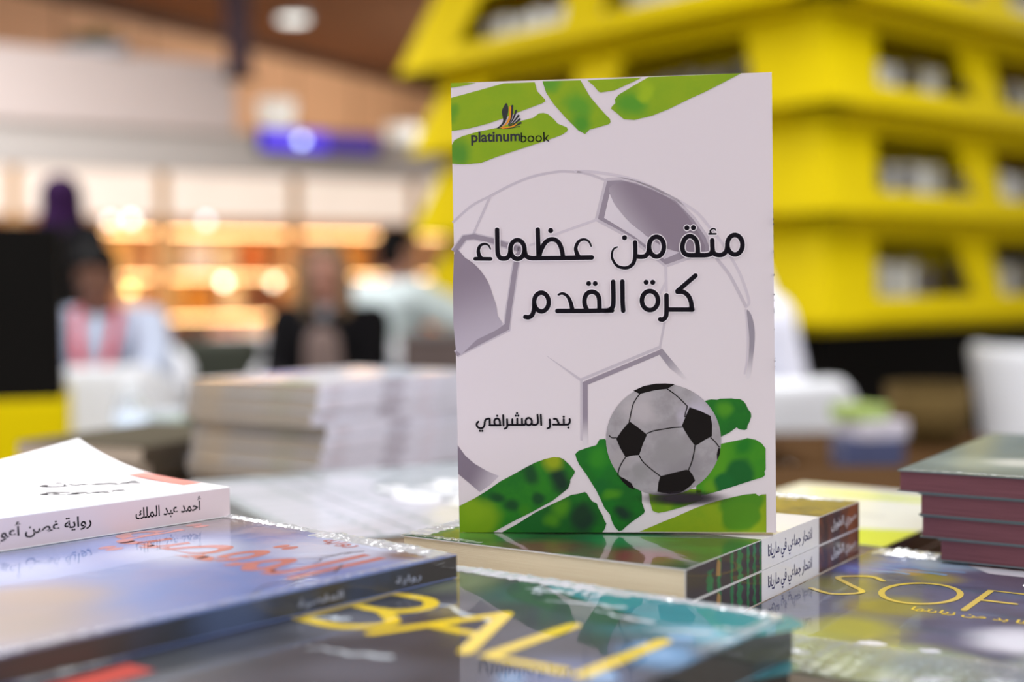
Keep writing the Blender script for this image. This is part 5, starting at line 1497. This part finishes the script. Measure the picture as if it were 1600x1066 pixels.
def standing(**kw):
    J = dict(pelvis=(0, 0, 0.93), chest=(0, 0, 1.25), neck=(0, 0, 1.40), head=(0, -0.02, 1.52), shL=(0.18, 0, 1.34), shR=(-0.18, 0, 1.34), elL=(0.23, 0.02, 1.05), elR=(-0.23, 0.02, 1.05), wrL=(0.22, -0.1, 0.84), wrR=(-0.22, -0.1, 0.84),
             hiL=(0.09, 0, 0.9), hiR=(-0.09, 0, 0.9), knL=(0.1, -0.02, 0.48), knR=(-0.1, -0.02, 0.48), anL=(0.1, 0, 0.085), anR=(-0.1, 0, 0.085))
    J.update(kw)
    return J
def top_wear(long=True, loose=0.018):
    def f(w, mt, J, h):
        ch, pv, nk = V(*J['chest']), V(*J['pelvis']), V(*J['neck'])
        w.limb(pv, 0.145 + loose, pv + (ch - pv) * 0.5, 0.130 + loose, mt); w.limb(pv + (ch - pv) * 0.5, 0.130 + loose, ch, 0.135 + loose, mt)
        for s in 'LR':
            sh, el, wr = (V(*J[k + s]) for k in ('sh', 'el', 'wr'))
            w.limb(ch + V(0, 0, 0.02), 0.095 + loose, sh, 0.066 + loose * 0.7, mt); w.limb(nk - V(0, 0, 0.045), 0.052 + loose * 0.4, sh, 0.055 + loose, mt)
            w.limb(sh, 0.060 + loose, el, 0.048 + loose, mt)
            e = el + (wr - el) * (0.93 if long else 0.3)
            w.limb(el, 0.048 + loose, e, 0.036 + loose, mt)
    return f
def legs_wear(w, mt, J, h):
    pv = V(*J['pelvis'])
    w.limb(pv, 0.155, pv + V(0, 0, 0.04), 0.15, mt)
    for s in 'LR':
        hi, kn, an = (V(*J[k + s]) for k in ('hi', 'kn', 'an'))
        w.limb(pv + (hi - pv) * 0.6, 0.125, hi, 0.112, mt); w.limb(hi, 0.11, kn, 0.08, mt); w.limb(kn, 0.08, an + V(0, 0, 0.02), 0.06, mt)
def shoes(w, mt, J, h):
    for s in 'LR':
        an = V(*J['an' + s])
        w.limb(an + V(0, 0.035, -0.04), 0.044, an + V(0, -0.15, -0.05), 0.034, mt); w.limb(an, 0.05, an + V(0, 0.02, -0.04), 0.046, mt)
def robe(w, mt, J, h):
    top_wear(True, 0.03)(w, mt, J, h)
    pv = V(*J['pelvis'])
    for s in 'LR':
        hi, kn, an = (V(*J[k + s]) for k in ('hi', 'kn', 'an'))
        w.limb(pv, 0.16, kn, 0.115, mt); w.limb(kn, 0.115, an + V(0, 0, 0.02), 0.115, mt)
    a, b = V(*J['knL']), V(*J['knR']); c, d = V(*J['anL']), V(*J['anR'])
    w.limb((a + b) / 2, 0.13, (c + d) / 2 + V(0, 0, 0.05), 0.13, mt)
    w.limb(pv, 0.16, (a + b) / 2, 0.13, mt)
def short_hair(w, mt, h):
    w.ball(h(0, 0.024, 0.048), 0.096, mt, 0.86, 1.0, 0.92, 18, 12)
    w.ball(h(0, 0.05, 0.0), 0.082, mt, 0.9, 0.8, 1.0, 16, 10)
    w.limb(h(-0.06, -0.05, 0.085), 0.022, h(0.06, -0.05, 0.085), 0.022, mt)
def long_hair(w, mt, h):
    short_hair(w, mt, h)
    for s in (-1, 1):
        w.limb(h(s * 0.072, 0.0, 0.04), 0.032, h(s * 0.085, 0.0, -0.12), 0.030, mt); w.limb(h(s * 0.085, 0.0, -0.12), 0.030, h(s * 0.075, -0.01, -0.22), 0.022, mt)
    w.limb(h(0, 0.07, 0.0), 0.07, h(0, 0.075, -0.18), 0.06, mt)
def lanyard(w, mt, J, h):
    nk, ch = V(*J['neck']), V(*J['chest'])
    for s in (-1, 1):
        w.limb(nk + V(s * 0.075, -0.05, -0.01), 0.022, ch + V(s * 0.06, -0.165, -0.03), 0.022, mt, 8)
        w.limb(ch + V(s * 0.06, -0.165, -0.03), 0.022, ch + V(0, -0.185, -0.17), 0.022, mt, 8)
cloth = lambda n, c, s=8: mat(n, c, 0.9, 0.08, s, bump=0.15, bscale=30, spec=0.1)
blk = cloth('black_cloth', C(16, 15, 17)); wht = cloth('white_cloth', C(226, 226, 238)); 
blackhair = mat('black_hair', C(12, 11, 11), 0.7, 0.2, 60, spec=0.1); shoe = mat('black_shoe', C(26, 24, 24), 0.3, 0.1)
# seated man
p = at(158, 430, 5.3)
person('seated man in pale blue shirt with red lanyard, head bowed, behind a white tub chair', (p.x, 5.3, 0), 0.1, seated(0.03, tilt=(0.35, -0.15), head=(0, -0.08, 1.11), elR=(-0.20, -0.14, 0.72), elL=(0.24, -0.22, 0.80), wrL=(0.20, -0.42, 0.66), wrR=(-0.12, -0.36, 0.68)), SK['tan'],
       [('shirt', cloth('pale_blue_shirt', C(186, 196, 216)), top_wear(True, 0.02)), ('trousers', cloth('grey_trousers', C(70, 74, 84)), legs_wear), ('shoe', shoe, shoes), ('lanyard', mat('red_ribbon', C(220, 44, 30), 0.7, 0.05, spec=0.05), lanyard)], (blackhair, short_hair))
c = dup(c0, (p.x, 5.33, 0), (0, 0, 0.1), 'white tub chair on which the man with the red lanyard sits', 'white tub chairs')
# seated woman
p = at(514, 430, 5.6)
def beige_front(w, mt, J, h):
    ch, pv = V(*J['chest']), V(*J['pelvis'])
    w.limb(ch + V(0, -0.075, 0.0), 0.095, pv + V(0, -0.085, 0.06), 0.10, mt)
person('seated woman with long light brown hair, black jacket over a beige top, facing the table', (p.x, 5.6, 0), -0.1, seated(0.03, head=(0, -0.05, 1.13)), SK['fair'],
       [('badge', mat('grey_badge', C(120, 128, 136), 0.3, 0.1), lambda w, mt, J, h: (w.ball(V(*J['neck']) + V(0.01, -0.115, -0.03), 0.034, mt, 1, 0.4, 1), w.limb(V(*J['neck']) + V(0.01, -0.06, 0.0), 0.02, V(*J['neck']) + V(0.01, -0.11, -0.03), 0.02, mt))),
        ('jacket', blk, top_wear(True, 0.022)), ('top', cloth('beige_knit', C(128, 110, 104)), beige_front), ('trousers', cloth('black_trousers', C(30, 28, 30)), legs_wear), ('shoe', shoe, shoes)], (mat('light_brown_hair', C(120, 96, 66), 0.6, 0.25, 60), long_hair))
dup(c0, (p.x, 5.64, 0), (0, 0, -0.1), 'white tub chair on which the woman in the black jacket sits', 'white tub chairs')
# person in pale teal, seen from behind with a raised hand
p = at(612, 430, 6.4)
person('black-haired person in white and pale teal, seated by the yellow tower with one hand raised', (p.x, 6.4, 0), 2.3, seated(0.13, head=(0, -0.05, 1.13), elR=(-0.30, -0.22, 0.80), wrR=(-0.22, -0.42, 1.02), palmR=(1, 0, 0)), SK['fair'],
       [('shirt', cloth('pale_teal_shirt', C(212, 226, 226)), top_wear(True, 0.03)), ('trousers', cloth('teal_trousers', C(150, 178, 174)), legs_wear), ('shoe', shoe, shoes)], (blackhair, short_hair))
t = thing('stool', 'white round stool under the person in pale teal', 'stool', (p.x, 6.4, 0))
m = MB(); m.lathe([(0.19, 0.47), (0.20, 0.49), (0.20, 0.51), (0.18, 0.52)], M['white_plastic'], 28); m.build('seat', t, smooth=True)
m = MB(); m.lathe([(0.03, 0.02), (0.025, 0.47)], M['grey'], 16); m.build('pedestal', t, smooth=True)
m = MB(); m.lathe([(0.19, 0.0), (0.19, 0.012), (0.04, 0.025)], M['grey'], 28); m.build('base', t, smooth=True)
# standing person in purple headscarf
def scarf(w, mt, J, h):
    w.ball(h(0, 0.024, 0.03), 0.108, mt, 0.9, 1.0, 1.0, 18, 12)
    w.limb(h(0, 0.03, 0.0), 0.092, V(*J['neck']) + V(0, 0.02, -0.04), 0.11, mt)
    for s in (-1, 1):
        w.limb(h(s * 0.07, 0.0, -0.02), 0.035, V(*J['neck']) + V(s * 0.05, -0.04, -0.05), 0.07, mt)
p = at(97, 330, 6.6)
person('standing person in black robe and dark purple headscarf, behind the black and yellow counter', (p.x, 6.6, 0), 2.6, standing(head=(0, -0.02, 1.53)), SK['tan'],
       [('robe', blk, robe), ('headscarf', cloth('dark_purple_scarf', C(48, 24, 60)), scarf)])
# seated man in white robe and headscarf, seen from behind
def ghutra(w, mt, J, h):
    w.ball(h(0, 0.02, 0.03), 0.112, mt, 0.92, 1.0, 1.0, 18, 12)
    w.limb(h(0, 0.05, 0.0), 0.105, V(*J['chest']) + V(0, 0.07, 0.02), 0.15, mt)
    for s in (-1, 1):
        w.limb(h(s * 0.05, 0.03, 0.0), 0.075, V(*J['sh' + ('L' if s > 0 else 'R')]) + V(-s * 0.03, 0.03, 0.0), 0.10, mt)
def agal(w, mt, J, h):
    for k in range(24):
        a0, a1 = 2 * PI * k / 24, 2 * PI * (k + 1) / 24
        w.limb(h(0.09 * math.cos(a0), 0.02 + 0.098 * math.sin(a0), 0.085), 0.014, h(0.09 * math.cos(a1), 0.02 + 0.098 * math.sin(a1), 0.085), 0.014, mt, 8)
p = at(1110, 480, 4.05)
person('seated person in white robe and white headscarf, mostly hidden by the standing book', (p.x, 4.05, 0), 2.5, seated(0.06, tilt=(0.15, 0.3)), SK['tan'],
       [('robe', wht, robe), ('headscarf', wht, ghutra), ('head_cord', blk, agal), ('sandal', shoe, shoes)])
dup(c0, (p.x - 0.02, 4.08, 0), (0, 0, 2.5), 'white tub chair on which the person in the white robe sits', 'white tub chairs')
